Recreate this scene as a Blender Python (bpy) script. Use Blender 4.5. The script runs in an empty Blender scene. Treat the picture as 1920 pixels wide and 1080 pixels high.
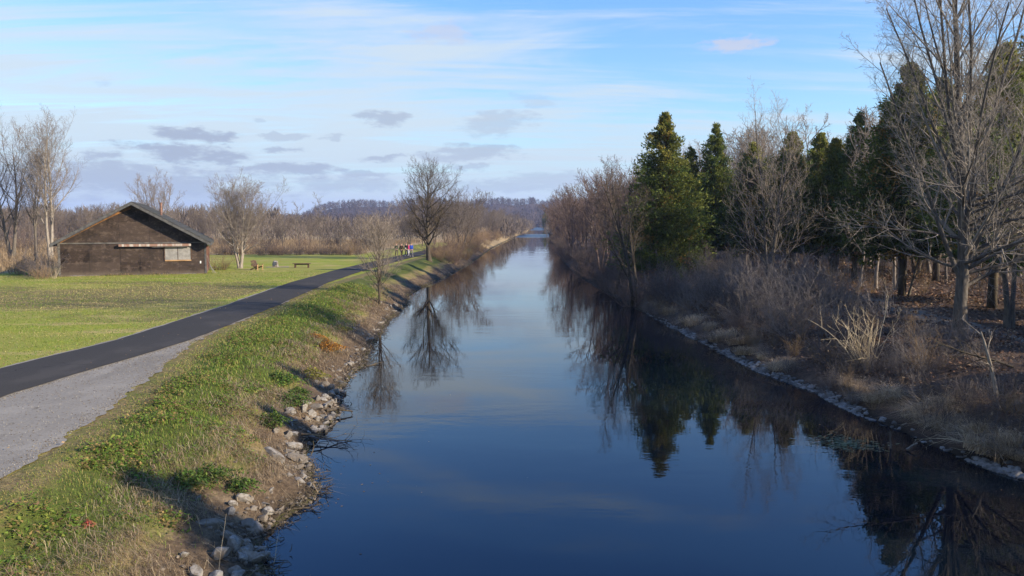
import bpy, bmesh, math, random
import numpy as np
from mathutils import Vector, Matrix, Euler

# ------------------------------------------------------------------ camera, world, sun, exposure
scene = bpy.context.scene
COL = scene.collection
R = math.radians
CAM_H = 6.5
FPX = 1500.0                      # focal length in pixels of the 1920 wide photograph
PITCH = math.atan(125.0 / FPX)    # horizon lies 125 px above the middle

cam_data = bpy.data.cameras.new("camera")
cam_data.sensor_width = 36.0
cam_data.lens = 36.0 * FPX / 1920.0
cam_data.clip_start = 0.1
cam_data.clip_end = 9000.0
cam = bpy.data.objects.new("camera", cam_data)
cam.location = (0, 0, CAM_H)
cam.rotation_euler = (math.pi / 2 - PITCH, 0, 0)
COL.objects.link(cam)
scene.camera = cam

SUN_EL, SUN_A = R(22.0), R(20.0)   # sun stands to the right and a little behind the viewer
sun_from = Vector((math.cos(SUN_A) * math.cos(SUN_EL), -math.sin(SUN_A) * math.cos(SUN_EL), math.sin(SUN_EL)))
sun_data = bpy.data.lights.new("sun", 'SUN')
sun_data.energy = 5.0
sun_data.angle = R(0.5)
sun_data.color = (1.0, 0.86, 0.68)
sun = bpy.data.objects.new("sun", sun_data)
sun.rotation_euler = sun_from.to_track_quat('Z', 'Y').to_euler()
sun.location = (60, -30, 60)
COL.objects.link(sun)

scene.view_settings.view_transform = 'Standard'
scene.view_settings.look = 'None'
scene.view_settings.exposure = 1.2
scene.view_settings.gamma = 1.0
scene.render.engine = 'CYCLES'
scene.cycles.max_bounces = 6
scene.cycles.diffuse_bounces = 2
scene.cycles.glossy_bounces = 3
scene.cycles.transmission_bounces = 4
scene.cycles.transparent_max_bounces = 8
scene.cycles.caustics_reflective = False
scene.cycles.caustics_refractive = False
scene.cycles.sample_clamp_indirect = 6.0
scene.cycles.use_adaptive_sampling = False
scene.cycles.denoising_prefilter = 'ACCURATE'


def pix_dir(px, py):
    x, v = (px - 960.0) / FPX, (540.0 - py) / FPX
    c, s = math.cos(PITCH), math.sin(PITCH)
    return np.array((x, c + s * v, -s + c * v))


def at(px, py, z=0.0):
    d = pix_dir(px, py)
    k = (z - CAM_H) / d[2]
    return np.array((0, 0, CAM_H)) + d * k


class NT:
    """small helper around a node tree"""
    def __init__(self, tree):
        self.t = tree
        self.t.nodes.clear()

    def n(self, kind, **kw):
        nd = self.t.nodes.new(kind)
        for k, v in kw.items():
            if k.startswith('i_'):
                nd.inputs[k[2:].replace('_', ' ')].default_value = v
            else:
                setattr(nd, k, v)
        return nd

    def l(self, a, b):
        self.t.links.new(a, b)

    def val(self, x, sock):
        if hasattr(x, 'links') or hasattr(x, 'is_linked'):
            self.t.links.new(x, sock)
        else:
            sock.default_value = x

    def math(self, op, a, b=0.0, c=None, clamp=False):
        nd = self.t.nodes.new('ShaderNodeMath')
        nd.operation = op
        nd.use_clamp = clamp
        self.val(a, nd.inputs[0])
        self.val(b, nd.inputs[1])
        if c is not None:
            self.val(c, nd.inputs[2])
        return nd.outputs[0]

    def step(self, x, lo, hi, a=0.0, b=1.0, smooth=True):
        nd = self.t.nodes.new('ShaderNodeMapRange')
        nd.interpolation_type = 'SMOOTHSTEP' if smooth else 'LINEAR'
        self.val(x, nd.inputs['Value'])
        for s, v in zip(('From Min', 'From Max', 'To Min', 'To Max'), (lo, hi, a, b)):
            self.val(v, nd.inputs[s])
        return nd.outputs[0]

    def mix(self, f, a, b, mode='MIX'):
        nd = self.t.nodes.new('ShaderNodeMix')
        nd.data_type = 'RGBA'
        nd.blend_type = mode
        self.val(f, nd.inputs['Factor'])
        for x, s in ((a, nd.inputs[6]), (b, nd.inputs[7])):
            if isinstance(x, (tuple, list)):
                s.default_value = tuple(x) + ((1.0,) if len(x) == 3 else ())
            else:
                self.t.links.new(x, s)
        return nd.outputs[2]

    def noise(self, vec, scale, detail=3.0, rough=0.55, dist=0.0):
        nd = self.t.nodes.new('ShaderNodeTexNoise')
        if vec is not None:
            self.t.links.new(vec, nd.inputs['Vector'])
        nd.inputs['Scale'].default_value = scale
        nd.inputs['Detail'].default_value = detail
        nd.inputs['Roughness'].default_value = rough
        nd.inputs['Distortion'].default_value = dist
        return nd.outputs['Fac']

    def mapping(self, vec, loc=(0, 0, 0), rot=(0, 0, 0), scale=(1, 1, 1)):
        nd = self.t.nodes.new('ShaderNodeMapping')
        self.t.links.new(vec, nd.inputs['Vector'])
        nd.inputs['Location'].default_value = loc
        nd.inputs['Rotation'].default_value = rot
        nd.inputs['Scale'].default_value = scale
        return nd.outputs[0]

    def attr(self, name, out='Fac'):
        nd = self.t.nodes.new('ShaderNodeAttribute')
        nd.attribute_name = name
        return nd.outputs[out]


# the sky: physical sky with high cirrus and low flat clouds laid over it by direction
SKY_STRENGTH = 0.105
world = bpy.data.worlds.new("World")
scene.world = world
world.use_nodes = True


def build_sky():
    w = NT(world.node_tree)
    out = w.n('ShaderNodeOutputWorld')
    bg = w.n('ShaderNodeBackground')
    bg.inputs['Strength'].default_value = SKY_STRENGTH
    w.l(bg.outputs[0], out.inputs[0])
    sky = w.n('ShaderNodeTexSky', sky_type='NISHITA', sun_disc=False, sun_elevation=SUN_EL,
              sun_rotation=math.atan2(sun_from.x, sun_from.y), altitude=100.0, air_density=1.0, dust_density=0.6, ozone_density=1.6)
    tc = w.n('ShaderNodeTexCoord')
    sep = w.n('ShaderNodeSeparateXYZ')
    w.l(tc.outputs['Generated'], sep.inputs[0])
    x, y, z = sep.outputs
    az = w.math('ARCTAN2', x, y)
    el = w.math('ARCSINE', z)
    com = w.n('ShaderNodeCombineXYZ')
    w.l(az, com.inputs[0]); w.l(el, com.inputs[1])
    ae = com.outputs[0]
    # cirrus on a high flat layer
    zz = w.math('ADD', w.math('MAXIMUM', z, 0.0), 0.10)
    com2 = w.n('ShaderNodeCombineXYZ')
    w.l(w.math('DIVIDE', x, zz), com2.inputs[0]); w.l(w.math('DIVIDE', y, zz), com2.inputs[1])
    hi = com2.outputs[0]
    m1 = w.mapping(hi, rot=(0, 0, R(24)), scale=(0.42, 1.25, 1))
    n1 = w.noise(m1, 1.0, 7.0, 0.62, 0.9)
    m2 = w.mapping(hi, loc=(4.2, 1.7, 0), rot=(0, 0, R(-12)), scale=(0.5, 2.6, 1))
    n2 = w.noise(m2, 1.0, 6.0, 0.65, 1.2)
    n3 = w.noise(w.mapping(hi, loc=(9.3, 3.3, 0)), 0.33, 2.0, 0.5)
    c = w.math('ADD', w.math('MULTIPLY', n1, 0.72), w.math('SUBTRACT', w.math('MULTIPLY', n2, 0.55), 0.135))
    band = w.step(el, 0.30, 0.05, -0.07, 0.12)             # thicker veil low down
    left = w.step(az, 0.35, -0.55, -0.04, 0.12)            # and to the left
    c = w.math('ADD', w.math('ADD', c, band), w.math('ADD', left, w.math('MULTIPLY', w.math('SUBTRACT', n3, 0.5), 0.35)))
    cir = w.step(c, 0.43, 0.71, 0.0, 0.90)
    k = 0.65 / SKY_STRENGTH
    # tint the physical sky towards the clear cyan blue of the photograph
    deep = w.mix(w.step(el, 0.10, 0.55), (0.64, 0.82, 0.97), (0.44, 0.88, 1.62))
    skyc = w.mix(1.0, sky.outputs[0], deep, 'MULTIPLY')
    skyw = w.mix(cir, skyc, (0.465 * k, 0.535 * k, 0.585 * k))
    # pale band at the horizon
    skyw = w.mix(w.step(el, 0.14, 0.0, 0.0, 0.7), skyw, (0.40 * k, 0.475 * k, 0.56 * k))
    # low flat lavender clouds: ellipses in azimuth and elevation, ragged by noise
    d1 = w.noise(w.mapping(ae, scale=(.8, 2.8, 1)), 36.0, 7.0, 0.68)
    d2 = w.noise(w.mapping(ae, loc=(3, 7, 0), scale=(1.0, 3.2, 1)), 11.0, 5.0, 0.6)
    wob = w.n('ShaderNodeTexNoise')
    w.l(w.mapping(ae, scale=(1.0, 2.0, 1)), wob.inputs['Vector'])
    wob.inputs['Scale'].default_value = 15.0
    wob.inputs['Detail'].default_value = 8.0
    wob.inputs['Roughness'].default_value = 0.62
    vs = w.n('ShaderNodeVectorMath', operation='SUBTRACT')
    w.l(wob.outputs['Color'], vs.inputs[0]); vs.inputs[1].default_value = (.5, .5, .5)
    vm = w.n('ShaderNodeVectorMath', operation='MULTIPLY')
    w.l(vs.outputs[0], vm.inputs[0]); vm.inputs[1].default_value = (.11, .036, 0)
    va = w.n('ShaderNodeVectorMath', operation='ADD')
    w.l(ae, va.inputs[0]); w.l(vm.outputs[0], va.inputs[1])
    aew = va.outputs[0]
    rag = w.math('ADD', w.math('MULTIPLY', w.math('SUBTRACT', d1, 0.5), 2.1), w.math('MULTIPLY', w.math('SUBTRACT', d2, 0.5), 1.7))
    tot = None
    ells = [(365, 251, 75, 14, 1), (325, 286, 105, 22, 1), (190, 292, 34, 11, .8), (260, 336, 215, 34, .8), (60, 348, 160, 32, .62), (540, 316, 105, 14, .9),
            (527, 280, 34, 7, .8), (716, 220, 55, 15, .75), (930, 231, 75, 20, .45), (712, 294, 40, 9, .8), (905, 286, 78, 20, .65),
            (830, 292, 70, 9, .6), (620, 345, 140, 18, .6), (420, 365, 150, 16, .55), (700, 330, 70, 10, .7), (1040, 335, 120, 16, .5), (930, 352, 140, 14, .55),
            (880, 313, 30, 7, .6), (620, 262, 36, 6, .5), (545, 254, 40, 7, .5), (190, 154, 30, 8, .3), (500, 217, 26, 5, .4), (1010, 190, 50, 14, .25), (1290, 290, 90, 10, .35)]
    for px, py, rx, ry, amt in ells:
        dv = pix_dir(px, py)
        dv = dv / np.linalg.norm(dv)
        a0, e0 = math.atan2(dv[0], dv[1]), math.asin(dv[2])
        sx, sy = FPX / rx / 1.35, FPX / ry / 1.35
        gr = w.n('ShaderNodeTexGradient', gradient_type='SPHERICAL')
        w.l(w.mapping(aew, loc=(-a0 * sx, -e0 * sy, 0), scale=(sx, sy, 1)), gr.inputs[0])
        g = w.math('ADD', gr.outputs['Fac'], w.math('MULTIPLY', rag, w.step(gr.outputs['Fac'], 0.0, 0.3)))
        g = w.step(g, 0.12, 0.70, 0.0, amt)
        tot = g if tot is None else w.math('MAXIMUM', tot, g)
    tot = w.math('MULTIPLY', tot, w.step(y, 0.0, 0.2))
    skyl = w.mix(w.math('MULTIPLY', tot, 0.85), skyw, (0.262 * k, 0.305 * k, 0.392 * k))
    # two faint pink fair-weather puffs high up
    for px, py, rx, ry, amt in ((835, 60, 62, 24, .55), (1382, 88, 60, 12, .75)):
        dv = pix_dir(px, py)
        dv = dv / np.linalg.norm(dv)
        a0, e0 = math.atan2(dv[0], dv[1]), math.asin(dv[2])
        sx, sy = FPX / rx / 1.35, FPX / ry / 1.35
        gr = w.n('ShaderNodeTexGradient', gradient_type='SPHERICAL')
        w.l(w.mapping(aew, loc=(-a0 * sx, -e0 * sy, 0), scale=(sx, sy, 1)), gr.inputs[0])
        g = w.math('ADD', gr.outputs['Fac'], w.math('MULTIPLY', rag, w.step(gr.outputs['Fac'], 0.0, 0.4)))
        g = w.math('MULTIPLY', w.step(g, 0.1, 0.8, 0.0, amt), w.step(y, 0.0, 0.2))
        skyl = w.mix(g, skyl, (0.44 * k, 0.45 * k, 0.52 * k))
    w.l(skyl, bg.inputs['Color'])


build_sky()

# ------------------------------------------------------------------ helpers: noise, meshes, tags
rng0 = np.random.default_rng(11)
_NT = rng0.random((256, 256))


def vnoise(x, y, scale=1.0, seed=0):
    """smooth value noise in 0..1"""
    x = np.asarray(x, float) / scale + seed * 17.31
    y = np.asarray(y, float) / scale + seed * 9.77
    xi, yi = np.floor(x).astype(int), np.floor(y).astype(int)
    fx, fy = x - xi, y - yi
    fx, fy = fx * fx * (3 - 2 * fx), fy * fy * (3 - 2 * fy)
    g = lambda a, b: _NT[a & 255, b & 255]
    return (g(xi, yi) * (1 - fx) + g(xi + 1, yi) * fx) * (1 - fy) + (g(xi, yi + 1) * (1 - fx) + g(xi + 1, yi + 1) * fx) * fy


def fbm(x, y, scale=1.0, seed=0, octs=3):
    s, a, t = 0.0, 1.0, 0.0
    for k in range(octs):
        s = s + a * vnoise(x, y, scale / 2 ** k, seed + k)
        t += a
        a *= 0.5
    return s / t


def sstep(x, lo, hi):
    t = np.clip((np.asarray(x, float) - lo) / (hi - lo), 0, 1)
    return t * t * (3 - 2 * t)


class MB:
    """collects vertices and faces, then links them as ONE mesh object"""
    def __init__(self):
        self.v, self.f3, self.f4, self.c, self.nv = [], [], [], [], 0

    def add(self, verts, faces, col=None):
        verts = np.asarray(verts, float).reshape(-1, 3)
        faces = np.asarray(faces, int)
        if len(faces):
            (self.f3 if faces.shape[1] == 3 else self.f4).append(faces + self.nv)
        self.v.append(verts)
        if col is None:
            col = np.ones((len(verts), 3)) * 0.5
        self.c.append(np.broadcast_to(np.asarray(col, float), (len(verts), 3)))
        self.nv += len(verts)
        return self

    def box(self, lo, hi, m=None, col=None):
        x0, y0, z0 = lo
        x1, y1, z1 = hi
        v = np.array([(x0, y0, z0), (x1, y0, z0), (x1, y1, z0), (x0, y1, z0), (x0, y0, z1), (x1, y0, z1), (x1, y1, z1), (x0, y1, z1)], float)
        if m is not None:
            v = np.array([m @ Vector(p) for p in v])
        return self.add(v, [(0, 3, 2, 1), (4, 5, 6, 7), (0, 1, 5, 4), (1, 2, 6, 5), (2, 3, 7, 6), (3, 0, 4, 7)], col)

    def bar(self, a, b, w, h, col=None):
        """square bar from a to b"""
        a, b = Vector(a), Vector(b)
        d = b - a
        q = d.to_track_quat('X', 'Z').to_matrix().to_4x4()
        return self.box((0, -w / 2, -h / 2), (d.length, w / 2, h / 2), Matrix.Translation(a) @ q, col)

    def tube(self, pts, rad, sides=6, col=None):
        P = np.asarray(pts, float)[None]
        Rr = np.broadcast_to(np.asarray(rad, float), (P.shape[1],))[None]
        v, f = tubes(P, Rr, sides)
        self.add(v, f, col)
        K = P.shape[1]
        base = self.nv - len(v)
        self.f3.append(np.array([(base, base + j + 1, base + j) for j in range(1, sides - 1)]))
        e = base + (K - 1) * sides
        self.f3.append(np.array([(e, e + j, e + j + 1) for j in range(1, sides - 1)]))
        return self

    def mesh(self, name, smooth=False, tint=False):
        me = bpy.data.meshes.new(name)
        V = np.concatenate(self.v) if self.v else np.zeros((0, 3))
        f3 = np.concatenate(self.f3) if self.f3 else np.zeros((0, 3), int)
        f4 = np.concatenate(self.f4) if self.f4 else np.zeros((0, 4), int)
        me.vertices.add(len(V))
        me.vertices.foreach_set('co', V.ravel())
        me.loops.add(f3.size + f4.size)
        me.loops.foreach_set('vertex_index', np.concatenate([f3.ravel(), f4.ravel()]).astype(np.int32))
        me.polygons.add(len(f3) + len(f4))
        tot = np.concatenate([np.full(len(f3), 3), np.full(len(f4), 4)])
        me.polygons.foreach_set('loop_start', np.concatenate([[0], np.cumsum(tot)[:-1]]).astype(np.int32) if len(tot) else np.zeros(0, np.int32))
        me.polygons.foreach_set('use_smooth', np.full(len(tot), bool(smooth)))
        if tint:
            a = me.color_attributes.new('tint', 'FLOAT_COLOR', 'POINT')
            cc = np.concatenate(self.c)
            a.data.foreach_set('color', np.concatenate([cc, np.ones((len(cc), 1))], 1).ravel().astype(np.float32))
        me.update(calc_edges=True)
        me.validate()
        return me

    def build(self, name, mat, parent=None, smooth=False, tint=False, loc=None):
        return link(name, self.mesh(name, smooth, tint), mat, parent, loc)


def link(name, me, mat=None, parent=None, loc=None):
    if mat is not None and not me.materials:
        me.materials.append(mat)
    o = bpy.data.objects.new(name, me)
    COL.objects.link(o)
    if parent is not None:
        o.parent = parent
    if loc is not None:
        o.location = loc
    return o


def tag(o, label=None, cat=None, group=None, kind=None):
    if label: o['label'] = label
    if cat: o['category'] = cat
    if group: o['group'] = group
    if kind: o['kind'] = kind
    return o


def empty(name, loc=(0, 0, 0), rz=0.0, label=None, cat=None, group=None):
    o = bpy.data.objects.new(name, None)
    o.empty_display_size = 0.3
    COL.objects.link(o)
    o.location = loc
    o.rotation_euler = (0, 0, rz)
    return tag(o, label, cat, group)


def copy_tree(o, parent=None):
    c = o.copy()
    COL.objects.link(c)
    if parent is not None:
        c.parent = parent
    for ch in list(o.children):
        copy_tree(ch, c)
    return c


def tubes(P, Rr, sides=3):
    """P (N,K,3) polylines and Rr (N,K) radii -> tapered tubes"""
    N, K, _ = P.shape
    T = np.empty_like(P)
    T[:, 1:-1] = P[:, 2:] - P[:, :-2]
    T[:, 0] = P[:, 1] - P[:, 0]
    T[:, -1] = P[:, -1] - P[:, -2]
    T /= np.linalg.norm(T, axis=2, keepdims=True) + 1e-9
    m = T.mean(1)
    ref = np.where(np.abs(m[:, 2:3]) > 0.75, np.array([[1.0, 0.13, 0]]), np.array([[0.07, 0.05, 1.0]]))[:, None, :]
    U = np.cross(T, ref)
    U /= np.linalg.norm(U, axis=2, keepdims=True) + 1e-9
    W = np.cross(T, U)
    a = np.arange(sides) / sides * 2 * math.pi
    ca, sa = np.cos(a), np.sin(a)
    V = P[:, :, None, :] + Rr[:, :, None, None] * (U[:, :, None, :] * ca[None, None, :, None] + W[:, :, None, :] * sa[None, None, :, None])
    idx = np.arange(N * K * sides).reshape(N, K, sides)
    nx = np.roll(idx, -1, 2)
    F = np.stack([idx[:, :-1], nx[:, :-1], nx[:, 1:], idx[:, 1:]], -1).reshape(-1, 4)
    return V.reshape(-1, 3), F


# ------------------------------------------------------------------ materials
MATS = {}


def principled(name, rough=0.9, spec=0.2):
    m = bpy.data.materials.new(name)
    m.use_nodes = True
    t = NT(m.node_tree)
    out = t.n('ShaderNodeOutputMaterial')
    b = t.n('ShaderNodeBsdfPrincipled')
    b.inputs['Roughness'].default_value = rough
    b.inputs['Specular IOR Level'].default_value = spec
    t.l(b.outputs[0], out.inputs[0])
    MATS[name] = m
    return m, t, b


def bump(t, b, height, strength=0.4, dist=0.03):
    nd = t.n('ShaderNodeBump')
    nd.inputs['Strength'].default_value = strength
    nd.inputs['Distance'].default_value = dist
    t.l(height, nd.inputs['Height'])
    t.l(nd.outputs[0], b.inputs['Normal'])


def simple(name, c1, c2=None, scale=8.0, rough=0.85, spec=0.2, stretch=(1, 1, 1), bmp=0.0, c3=None, lo=0.35, hi=0.65):
    m, t, b = principled(name, rough, spec)
    if c2 is None:
        c2 = tuple(x * 0.75 for x in c1)
    tc = t.n('ShaderNodeTexCoord')
    v = t.mapping(tc.outputs['Object'], scale=stretch)
    n = t.noise(v, scale, 5.0, 0.6)
    c = t.mix(t.step(n, lo, hi), c1, c2)
    if c3 is not None:
        n2 = t.noise(t.mapping(tc.outputs['Object'], loc=(5, 3, 9), scale=stretch), scale * 0.35, 4.0, 0.6)
        c = t.mix(t.step(n2, 0.52, 0.7), c, c3)
    t.l(c, b.inputs['Base Color'])
    if bmp:
        bump(t, b, n, bmp, 0.02)
    return m


def leafy(name, trans=0.25, rough=0.8):
    """foliage and blades: colour from the tint attribute, some light passes through"""
    m = bpy.data.materials.new(name)
    m.use_nodes = True
    t = NT(m.node_tree)
    out = t.n('ShaderNodeOutputMaterial')
    oi = t.n('ShaderNodeObjectInfo')
    hs = t.n('ShaderNodeHueSaturation')
    t.l(t.attr('tint', 'Color'), hs.inputs['Color'])
    t.l(t.step(oi.outputs['Random'], 0, 1, 0.8, 1.2, False), hs.inputs['Value'])
    b = t.n('ShaderNodeBsdfPrincipled')
    b.inputs['Roughness'].default_value = rough
    b.inputs['Specular IOR Level'].default_value = 0.15
    t.l(hs.outputs[0], b.inputs['Base Color'])
    if trans > 0:
        tr = t.n('ShaderNodeBsdfTranslucent')
        t.l(hs.outputs[0], tr.inputs['Color'])
        mx = t.n('ShaderNodeMixShader')
        mx.inputs[0].default_value = trans
        t.l(b.outputs[0], mx.inputs[1]); t.l(tr.outputs[0], mx.inputs[2])
        t.l(mx.outputs[0], out.inputs[0])
    else:
        t.l(b.outputs[0], out.inputs[0])
    MATS[name] = m
    return m


def bark(name, c1, c2, vary=0.25, moss=None):
    m, t, b = principled(name, 0.9, 0.15)
    tc = t.n('ShaderNodeTexCoord')
    v = t.mapping(tc.outputs['Object'], scale=(1, 1, 0.22))
    n = t.noise(v, 14.0, 4.0, 0.65)
    n2 = t.noise(tc.outputs['Object'], 1.1, 3.0, 0.6)
    c = t.mix(t.step(n, 0.3, 0.7), c1, c2)
    if moss:
        c = t.mix(t.step(n2, 0.5, 0.72, 0, 0.6), c, moss)
    oi = t.n('ShaderNodeObjectInfo')
    hs = t.n('ShaderNodeHueSaturation')
    t.l(c, hs.inputs['Color'])
    t.l(t.step(oi.outputs['Random'], 0, 1, 1 - vary, 1 + vary, False), hs.inputs['Value'])
    t.l(hs.outputs[0], b.inputs['Base Color'])
    bump(t, b, n, 0.5, 0.03)
    return m


M_bark_grey = bark('grey_bark', (0.135, 0.115, 0.09), (0.065, 0.055, 0.043), 0.12, (0.11, 0.10, 0.065))
M_twig_grey = bark('grey_twigs', (0.21, 0.175, 0.14), (0.135, 0.11, 0.088), 0.15)
M_bark_dark = bark('dark_bark', (0.085, 0.068, 0.045), (0.035, 0.028, 0.02), 0.1, (0.10, 0.085, 0.04))
M_twig_dark = bark('dark_twigs', (0.10, 0.078, 0.055), (0.055, 0.043, 0.03), 0.1)
M_bark_pale = bark('pale_bark', (0.25, 0.215, 0.17), (0.13, 0.11, 0.085), 0.1)
M_twig_pale = bark('pale_twigs', (0.30, 0.25, 0.19), (0.20, 0.16, 0.12), 0.1)
M_wood_far = bark('brown_woods', (0.150, 0.120, 0.094), (0.098, 0.079, 0.063), 0.2)
M_wood_pink = bark('pinkish_woods', (0.165, 0.115, 0.09), (0.10, 0.07, 0.056), 0.25)
M_shrub = bark('shrub_stems', (0.12, 0.098, 0.088), (0.068, 0.057, 0.053), 0.3)
M_shrub_grey = bark('grey_stems', (0.215, 0.185, 0.16), (0.13, 0.11, 0.096), 0.25)
M_shrub_tan = bark('tan_stems', (0.24, 0.165, 0.09), (0.15, 0.10, 0.055), 0.25)
M_shrub_pale = bark('pale_stems', (0.46, 0.38, 0.25), (0.30, 0.24, 0.15), 0.1)
M_cedar_leaf = leafy('cedar_leaves', 0.3)
M_blade = leafy('grass_blades', 0.3)
M_leaf = leafy('dead_leaves', 0.15)


def ground_material():
    m, t, b = principled('ground_cover', 0.95, 0.1)
    tc = t.n('ShaderNodeTexCoord')
    o = tc.outputs['Object']
    fine = t.noise(o, 9.0, 5.0, 0.7)
    mid = t.noise(o, 1.3, 5.0, 0.65)
    big = t.noise(o, 0.16, 4.0, 0.6)
    streak = t.noise(t.mapping(o, scale=(0.35, 1.0, 1)), 0.5, 4.0, 0.6)
    green = t.mix(t.step(mid, 0.3, 0.7), (0.235, 0.245, 0.030), (0.17, 0.21, 0.024))
    green = t.mix(t.step(big, 0.40, 0.60, 0, 0.9), green, (0.235, 0.22, 0.05))
    green = t.mix(t.step(streak, 0.50, 0.66, 0, 0.75), green, (0.36, 0.275, 0.11))
    green = t.mix(t.step(fine, 0.35, 0.75, 0, 0.30), green, (0.10, 0.12, 0.018))
    dry = t.mix(t.step(fine, 0.3, 0.7), (0.23, 0.17, 0.075), (0.10, 0.075, 0.035))
    dry = t.mix(t.step(mid, 0.40, 0.62, 0, 0.7), dry, (0.10, 0.11, 0.024))
    soil = t.mix(t.step(fine, 0.3, 0.7), (0.11, 0.078, 0.048), (0.045, 0.032, 0.02))
    soil = t.mix(t.step(mid, 0.5, 0.7, 0, 0.6), soil, (0.22, 0.165, 0.10))
    litter = t.mix(t.step(fine, 0.35, 0.65), (0.095, 0.062, 0.042), (0.042, 0.030, 0.022))
    litter = t.mix(t.step(mid, 0.5, 0.68, 0, 0.7), litter, (0.135, 0.09, 0.056))
    field = t.mix(t.step(mid, 0.3, 0.7), (0.36, 0.265, 0.135), (0.25, 0.18, 0.09))
    edge = t.math('MULTIPLY', t.math('SUBTRACT', fine, 0.5), 0.9)
    edge = t.math('ADD', edge, t.math('MULTIPLY', t.math('SUBTRACT', mid, 0.5), 0.9))

    def z(name):
        a = t.attr(name)
        w_ = t.math('MULTIPLY', a, t.math('SUBTRACT', 1.0, a))      # rag only where the zone blends
        return t.step(t.math('ADD', a, t.math('MULTIPLY', edge, t.math('MULTIPLY', w_, 4.0))), 0.3, 0.7)
    bank_shade = t.attr('bank')
    green = t.mix(bank_shade, green, t.mix(t.step(fine, 0.3, 0.7), (0.075, 0.095, 0.018), (0.045, 0.05, 0.014)))  # shade between the bank blades, put into the ground colour
    c = t.mix(z('dry'), green, dry)
    c = t.mix(z('soil'), c, soil)
    c = t.mix(z('litter'), c, litter)
    c = t.mix(z('field'), c, field)
    trail = t.mix(t.step(fine, 0.3, 0.7), (0.20, 0.175, 0.14), (0.13, 0.11, 0.085))
    c = t.mix(z('trail'), c, trail)
    wet = t.attr('wet')
    c = t.mix(wet, c, (0.022, 0.018, 0.012))
    t.l(c, b.inputs['Base Color'])
    h = t.math('ADD', fine, t.math('MULTIPLY', mid, 1.5))
    bump(t, b, h, 0.8, 0.07)
    return m


M_ground = ground_material()


def water_material():
    m, t, b = principled('canal_water', 0.015, 0.5)
    b.inputs['IOR'].default_value = 1.333
    b.inputs['Base Color'].default_value = (0.0014, 0.0044, 0.0085, 1)
    tc = t.n('ShaderNodeTexCoord')
    o = tc.outputs['Object']
    n1 = t.noise(t.mapping(o, scale=(0.45, 1.0, 1)), 1.6, 3.0, 0.5)
    n2 = t.noise(t.mapping(o, scale=(0.25, 1.0, 1)), 0.35, 2.0, 0.5)
    n3 = t.noise(t.mapping(o, scale=(0.6, 1.0, 1)), 7.0, 2.0, 0.5)
    calm = t.step(t.noise(t.mapping(o, scale=(0.5, 1.4, 1)), 0.10, 3.0, 0.55), 0.42, 0.60, 0.15, 1.0)
    h = t.math('ADD', t.math('MULTIPLY', n1, 0.5), t.math('ADD', n2, t.math('MULTIPLY', n3, 0.12)))
    # a breeze ruffles two stretches far up the canal
    sep = t.n('ShaderNodeSeparateXYZ')
    t.l(o, sep.inputs[0])
    yy = sep.outputs[1]
    wind = t.math('MULTIPLY', t.step(yy, 315, 335), t.step(yy, 420, 385))
    wind = t.math('MAXIMUM', wind, t.math('MULTIPLY', t.step(yy, 560, 600), t.step(yy, 900, 800)))
    t.l(t.math('ADD', 0.012, t.math('MULTIPLY', wind, 0.35)), b.inputs['Roughness'])
    nd = t.n('ShaderNodeBump')
    nd.inputs['Distance'].default_value = 0.012
    t.l(t.math('MULTIPLY', calm, 0.8), nd.inputs['Strength'])
    t.l(h, nd.inputs['Height'])
    t.l(nd.outputs[0], b.inputs['Normal'])
    return m


M_water = water_material()


def asphalt_material():
    m, t, b = principled('asphalt', 0.95, 0.1)
    tc = t.n('ShaderNodeTexCoord')
    o = tc.outputs['Object']
    n = t.noise(o, 40.0, 3.0, 0.7)
    n2 = t.noise(t.mapping(o, scale=(1.0, 0.12, 1)), 1.2, 4.0, 0.6)
    c = t.mix(t.step(n, 0.3, 0.7), (0.048, 0.044, 0.039), (0.029, 0.027, 0.024))
    c = t.mix(t.step(n2, 0.5, 0.75, 0, 0.5), c, (0.052, 0.047, 0.041))
    n3 = t.noise(t.mapping(o, scale=(1, .5, 1)), 0.5, 6.0, 0.7)
    c = t.mix(t.step(n3, 0.50, 0.62, 0, 0.45), c, (0.062, 0.056, 0.049))
    vo = t.n('ShaderNodeTexVoronoi', feature='DISTANCE_TO_EDGE')
    vo.inputs['Scale'].default_value = 0.22
    wv = t.n('ShaderNodeVectorMath', operation='ADD')
    nz = t.n('ShaderNodeTexNoise')
    t.l(o, nz.inputs['Vector'])
    nz.inputs['Scale'].default_value = 1.1
    nz.inputs['Detail'].default_value = 5.0
    t.l(o, wv.inputs[0]); t.l(nz.outputs['Color'], wv.inputs[1])
    t.l(wv.outputs[0], vo.inputs['Vector'])
    crack = t.math('MULTIPLY', t.math('LESS_THAN', vo.outputs['Distance'], 0.0035), t.step(n2, .45, .6))
    c = t.mix(t.math('MULTIPLY', crack, .7), c, (0.008, 0.007, 0.006))
    t.l(c, b.inputs['Base Color'])
    bump(t, b, n, 0.35, 0.01)
    return m


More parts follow.
